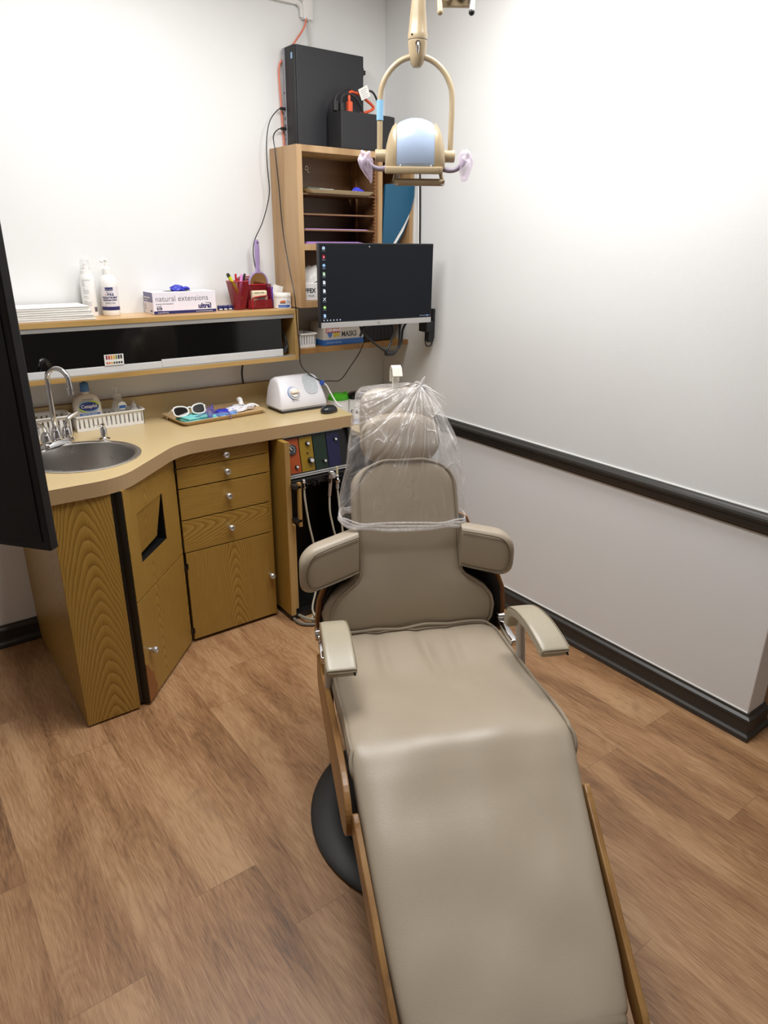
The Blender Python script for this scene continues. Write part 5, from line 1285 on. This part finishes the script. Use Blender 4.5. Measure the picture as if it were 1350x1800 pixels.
# front faces +s, so walk from top to bottom
g, bi = cushion(bs[::-1], V_, .30, .55, dent=bdent); back = g.obj('backrest_cushion', ch, local=True, sharp=70)
bi = bi[::-1]
Lb = edge_line(bi, 1, NB-1, -1, .90, .86); Rb = edge_line(bi, 1, NB-1, 1, .972, .74)
c, nm, w, h, tc = bi[NB-2]
top = [Pc((c+nm*h*.72).x, tc+x, 1.005) for x in (-.065, -.03, 0, .03, .065)]
G().tube(Lb+top+Rb[::-1], .0046, M['piping'], n=8, res=2).obj('piping', back, local=True)
# bent plywood shell behind the back
def shell(w_off, m, s_back=-.395):
    g = G(); rr = []
    for z_, w in ((.36, .296), (.42, .312), (.50, .320), (.57, .312), (.63, .288), (.69, .250), (.75, .21), (.82, .18)):
        ring = []; so = s_back-(.02 if z_ < .6 else .02+(z_-.6)*.18)
        prof = []
        for k in range(17):
            a = -1+2*k/16; prof.append((so+.085*abs(a)**4, .004+a*(w+w_off)))
        for s1, t1 in prof: ring.append(Pc(s1, t1, z_))
        for s1, t1 in prof[::-1]: ring.append(Pc(s1-.014, t1+(.004 if t1 > 0 else -.004), z_))
        rr.append(ring)
    g.rings(rr, m); return g
bsh = shell(0, M['ply_red']).obj('back_shell', ch, local=True)
shell(-.018, M['black_matte'], -.389).obj('shell_gap_shade', bsh, local=True)  # added black sheet, paints the shade in the gap between cushion and shell

# side support pads on the back
def sidepad(sg):
    tin, tout = .178, .345
    st = []
    g = G(); rr = []
    for k in range(36):
        u = math.sin(PI/2*k/35)
        t_ = tin-.012+(tout-tin+.012)*u + (.008 if sg < 0 else -.012)*u
        zc = .735-(.048 if sg < 0 else .030)*u
        hz = .073+.004*u
        hs = .042
        if u > .70: f = math.sqrt(max(0, 1-((u-.70)/.30)**2)); hz *= .40+.60*f; hs *= .45+.55*f
        sc2 = -.350+.045*u
        ring = []
        for j in range(36):
            a = 2*PI*j/36; c_, s_ = math.cos(a), math.sin(a)
            ring.append(Pc(sc2+hs*math.copysign(abs(c_)**.6, c_), sg*t_-.012, zc+hz*math.copysign(abs(s_)**.6, s_)))
        rr.append(ring)
    g.rings(rr, V_)
    return g.obj('side_pad', ch, local=True, sharp=70)
for sg in (-1, 1):
    sp2 = sidepad(sg)
    loop = []
    for u, dz in ((0, .060), (.3, .062), (.55, .063), (.74, .058), (.85, .036), (.89, 0), (.85, -.036), (.74, -.058), (.5, -.062), (.2, -.062), (0, -.060)):
        t_ = .166+.179*u+(.008 if sg < 0 else -.012)*u; zc = .735-(.048 if sg < 0 else .030)*u
        loop.append(Pc(-.350+.045*u+.0395, sg*t_-.012, zc+dz))
    G().tube(loop, .0026, plain('#6f6350', .5), n=6, res=4).obj('stitching', sp2, local=True)

# headrest and upper back frame
def superell(c, a, b, d, tilt, m, e1=.7, e2=.75, nu=40, nv=20):
    g = G(); rr = []
    mt = Matrix.Translation(c) @ Matrix.Rotation(tilt, 4, 'X')
    for j in range(nv+1):
        ph = -PI/2+PI*j/nv; cp, sp3 = abs(math.cos(ph))**e1, math.copysign(abs(math.sin(ph))**e1, math.sin(ph))
        ring = []
        for i in range(nu):
            th = 2*PI*i/nu; ct, st_ = math.copysign(abs(math.cos(th))**e2, math.cos(th)), math.copysign(abs(math.sin(th))**e2, math.sin(th))
            ring.append(mt @ Vector((a*ct*max(cp, .001), d*sp3, b*st_*max(cp, .001))))
        rr.append(ring)
    g.rings(rr, m); return g, mt
g, mt = superell(Pc(-.462, -.024, 1.060), .128, .084, .040, math.radians(-12), V_, .6, .8)
hr = g.obj('headrest', ch, local=True, sharp=70)
loop = [mt @ Vector((.122*math.copysign(abs(math.cos(a))**.8, math.cos(a)), -.022, .073*math.copysign(abs(math.sin(a))**.8, math.sin(a)))) for a in [2*PI*i/40 for i in range(40)]]
G().tube(loop, .0030, M['piping'], n=8, res=1, closed=True).obj('piping', hr, local=True)
g, mt2 = superell(Pc(-.535, -.020, 1.105), .122, .105, .030, math.radians(-8), V_, .5, .5)
g.obj('head_support', ch, local=True, sharp=70)
CRM = plain('#dcd6c8', .35)
lv = G().box((-.040, .515, 1.00), (-.020, .530, 1.245), CRM, .003)
lv.rings([[Pc(s, t, z) for t in (-.046, -.016) for _ in (0,)] + [Pc(s-.012, t, z-.004) for t in (-.016, -.046)] for s, z in ((-.520, 1.235), (-.522, 1.268), (-.510, 1.286), (-.490, 1.280), (-.474, 1.258))], CRM)
lv.obj('headrest_lever', ch, local=True)

# armrests
for sg in (-1, 1):
    tc = sg*.281-.006
    path = [(-.120, .578), (-.115, .606), (-.100, .630), (-.075, .645), (-.035, .654), (.02, .653), (.06, .645), (.095, .635), (.124, .624)]
    st = samp([(s, z, .0375+.004*min(1, max(0, (s+.1)/.2)), .0155, tc+(.022 if sg > 0 else 0)*max(0, s+.08)/.2) for s, z in path], 28)
    g, ai = cushion(st, M['vinyl_arm'], .28, .5, 80); pad = g.obj('armrest_pad', ch, local=True, sharp=70)
    for q in (-1, 1):
        G().tube(edge_line(ai, 5, 28, q, .97, .86), .0013, plain('#857860', .5), n=6, res=2).obj('stitching', pad, local=True)
    c, nm, w, h, tcc = ai[-1]
    G().tube([Pc(st[-1][0]+.0085, tcc-w*.86, .614), Pc(st[-1][0]+.0095, tcc, .6135), Pc(st[-1][0]+.0085, tcc+w*.86, .614)], .0013, plain('#857860', .5), n=6).obj('stitching', pad, local=True)
    G().cyl(Pc(st[-1][0]+.004, tcc+w*.80, .606), Pc(st[-1][0]+.011, tcc+w*.80, .605), .003, M['black'], n=12).obj('end_hole', pad, local=True)
    g = G().tube([Pc(-.080, tc+sg*.006, .628), Pc(-.098, tc+sg*.008, .59), Pc(-.092, tc+sg*.012, .52), Pc(-.070, tc+sg*.016, .40), Pc(-.06, tc+sg*.016, .33)], [.014, .015, .014, .013, .012], plain('#b9b4ae', .3, .3), n=14)
    g.obj('armrest_post', ch, local=True)
    G().cyl(Pc(-.300, sg*.318-.006, .470), Pc(-.300, sg*.292-.006, .470), .022, M['chrome'], bev=.003).box((sg*.300-.012-.006, .15, .455), (sg*.300+.012-.006, .31, .478), M['chrome'], .004).obj('hinge', ch, local=True)

# wooden side panels: seat and leg
def side_board(pts_, t0, t1, m, th=.017, toff=None):
    """pts_: outline in (s,z); t0 at first s, t1 at last s (side offset varies linearly)"""
    def cr(a, b, c, d, u): return tuple(.5*((2*b[i])+(c[i]-a[i])*u+(2*a[i]-5*b[i]+4*c[i]-d[i])*u*u+(3*b[i]-a[i]-3*c[i]+d[i])*u**3) for i in (0, 1))
    n0 = len(pts_); pts_ = [cr(pts_[i-1], pts_[i], pts_[(i+1) % n0], pts_[(i+2) % n0], k/4) for i in range(n0) for k in range(4)]
    g = G(); smin = min(p[0] for p in pts_); smax = max(p[0] for p in pts_)
    tb = bmesh.new(); A_ = []; B_ = []
    for s, z in pts_:
        t_ = t0+(t1-t0)*(s-smin)/(smax-smin); sgn = 1 if t0 > 0 else -1
        A_.append(tb.verts.new(Pc(s, t_, z))); B_.append(tb.verts.new(Pc(s, t_+sgn*th, z)))
    tb.faces.new(A_); tb.faces.new(B_[::-1]); n = len(A_)
    for i in range(n): tb.faces.new((A_[i], A_[(i+1) % n], B_[(i+1) % n], B_[i]))
    bmesh.ops.recalc_face_normals(tb, faces=tb.faces)
    bmesh.ops.bevel(tb, geom=[e for e in tb.edges if e.calc_face_angle(0) > .8], offset=.003, segments=2, affect='EDGES', profile=.5)
    g.absorb(tb, m); return g
for sg in (-1, 1):
    o = -.006
    top_e = [(-.30, .395), (-.20, .412), (-.05, .430), (.10, .447), (.24, .458), (.33, .452), (.385, .425), (.41, .392)]
    if sg > 0: top_e = top_e[:4]+[(.15, .44), (.18, .41)]
    bot_e = [(.410, .36), (.39, .335), (.35, .31), (.28, .295)] if sg < 0 else [(.175, .36), (.15, .32), (.08, .30)]
    bot_e += [(.0, .275), (-.25, .27), (-.31, .29), (-.318, .34)]
    side_board(top_e+bot_e, sg*.296+o, sg*.292+o, M['ply']).obj('seat_side_board', ch, local=True)
    topl = [(.395, .395), (.41, .42), (.43, .417), (.46, .403), (.60, .345), (.80, .262), (.845, .242), (.866, .222), (.868, .200)]
    botl = [(.855, .186), (.83, .186), (.70, .235), (.50, .318), (.42, .35), (.40, .37)]
    side_board(topl+botl, sg*(.279)+(-.008), sg*(.232)+(-.026), M['ply'], .015).obj('leg_side_board', ch, local=True)
# frame under the seat, pedestal and floor plate
G().box((-.20, -.28, .25), (.20, .26, .385), M['black_matte'], .01).box((-.14, -.72, .20), (.10, -.28, .27), M['black_matte'], .01, Matrix.Translation((0, 0, 0))).obj('under_frame', ch, local=True)
G().lathe([(0, .045), (.20, .045), (.17, .09), (.14, .12), (.13, .26), (0, .26)], M['black_matte'], None, 40).obj('pedestal', ch, local=True)
BC = Matrix.Translation((0, 0, 0))
bo = Pc(.012, 0, 0)
G().lathe([(0, .0008), (.366, .0008), (.374, .006), (.374, .014), (.364, .022), (.292, .032), (.286, .030), (.280, .022), (.24, .022), (.235, .044), (0, .046)], M['rubber'], Matrix.Translation(bo), 72).obj('floor_plate', ch, local=True)

# ------------------------------------------------------------------ plastic bag over the headrest
pbg = thing('plastic_cover', 'clear plastic bag tied over the headrest and upper back of the dental chair', 'plastic cover', tuple(CM @ Pc(-.45, -.02, 1.0)), CR)
st = [(.808, -.405, .203, .085, -.022), (.822, -.405, .200, .080, -.022), (.86, -.41, .202, .090, -.024), (.93, -.42, .193, .105, -.022), (1.0, -.435, .177, .118, -.018), (1.07, -.455, .163, .118, -.016), (1.12, -.475, .150, .108, -.022), (1.165, -.49, .137, .092, -.026), (1.195, -.505, .127, .074, -.032), (1.212, -.51, .116, .055, -.026), (1.220, -.508, .080, .034, -.002), (1.228, -.50, .022, .012, .034)]
rr = []
NS = 60
for i in range(NS):
    f = i/(NS-1)*(len(st)-1); k = min(int(f), len(st)-2); u = f-k
    z_, s_, w, d, tc = [st[k][j]*(1-u)+st[k+1][j]*u for j in range(5)]
    ring = []
    for j in range(120):
        a = 2*PI*j/120; c_, n_ = math.cos(a), math.sin(a)
        x = w*math.copysign(abs(c_)**.55, c_); y = d*math.copysign(abs(n_)**.75, n_)
        q = Vector((math.cos(a)*2.2, math.sin(a)*2.2, z_*6))
        dv_ = .014*noise.noise(q)+.004*noise.noise(q*2.2)
        # folds radiating from the knot
        fan = max(0, (z_-1.0)/.26); ang = math.atan2(x-.02, 1.30-z_)
        dv_ += .005*fan*math.sin(ang*17+2*math.sin(ang*5))
        if z_ < .85: dv_ += .004*math.sin(a*38)*(.85-z_)/.04
        ring.append(Pc(s_+y+dv_*n_, tc+x+dv_*c_, z_-.010*c_*(1 if z_ < .9 else .3)))
    rr.append(ring)
g = G(); g.rings([[CM @ v for v in r] for r in rr], M['film'], caps=False)
g.obj('film', pbg, sharp=180)
# gathered hem and knot
hem = NT('gathered_film'); hn = hem.noise(hem.coord((1, 1, 1)), 90, 3)
hp_ = hem.n('BsdfPrincipled', {'Base Color': hexc('#f0edeb'), 'Roughness': .2}); ht = hem.n('BsdfTransparent')
hm_ = hem.n('MixShader', {0: hem.math('ADD', hem.math('MULTIPLY', hn, .6), .12), 1: ht.outputs[0], 2: hp_.outputs[0]}); hem.t.links.new(hm_.outputs[0], hem.out.inputs[0])
for dz, r_, ph in ((0, .0065, 0), (.009, .0045, 1.3), (.018, .003, 2.2)):
    loop = []
    for j in range(48):
        a = 2*PI*j/48; c_, n_ = math.cos(a), math.sin(a)
        loop.append(CM @ Pc(-.405+(.086+.002*math.sin(9*a+ph))*math.copysign(abs(n_)**.75, n_), -.022+.204*math.copysign(abs(c_)**.55, c_), .810+dz-.010*c_+.003*math.sin(7*a+ph)))
    G().tube(loop, r_, hem.m, n=8, res=2, closed=True).obj('hem', pbg)
g = G(); kc = Pc(-.480, .044, 1.226)
for k in range(26):
    a = -1.9+3.8*k/25; L = random.uniform(.04, .11)*(1-.35*abs(a)/1.9)
    e = kc+Vector((math.sin(a)*L*.95, -.020-L*.35, -max(.12, math.cos(a*.8))*L*.95-.004))
    mid = kc.lerp(e, .5)+Vector((0, -.008, .004))
    g.tube([CM @ kc, CM @ mid, CM @ e], [.0032, .0018, .0004], hem.m, n=6, res=4)
g.tube([CM @ (kc+Vector((0, .004, -.004))), CM @ (kc+Vector((.004, -.002, .012))), CM @ (kc+Vector((.012, -.004, .030)))], [.009, .006, .001], hem.m, n=8)
g.tube([CM @ kc, CM @ (kc+Vector((-.012, -.004, .010))), CM @ (kc+Vector((-.022, -.006, .012)))], [.007, .005, .001], hem.m, n=8)
g.obj('gathered_knot', pbg)

# ------------------------------------------------------------------ light
def area(name, loc, sx, sy, power, col, rot=(0, 0, 0)):
    l = bpy.data.lights.new(name, 'AREA'); l.shape = 'RECTANGLE'; l.size = sx; l.size_y = sy; l.energy = power; l.color = col
    o = bpy.data.objects.new(name, l); o.location = loc; o.rotation_euler = rot; COL.objects.link(o); return o
area('ceiling_panel_light', (-1.45, -1.20, 2.735), .5, 1.2, 36, (1, .99, .985))
area('ceiling_panel_light', (-.55, -1.45, 2.735), .4, .8, 26, (1, .99, .985))
area('ceiling_panel_light', (-1.35, -4.0, 2.735), 1.2, .6, 3.5, (1, .97, .93))
area('hall_light', (1.1, -3.2, 2.735), .6, 1.2, 8, (1, .97, .93))
w = bpy.data.worlds.new('world'); SC.world = w; w.use_nodes = True
w.node_tree.nodes['Background'].inputs[0].default_value = (1, .98, .95, 1); w.node_tree.nodes['Background'].inputs[1].default_value = .3
SC.view_settings.view_transform = 'Standard'; SC.view_settings.look = 'None'; SC.view_settings.exposure = 0.0; SC.view_settings.gamma = 1.06
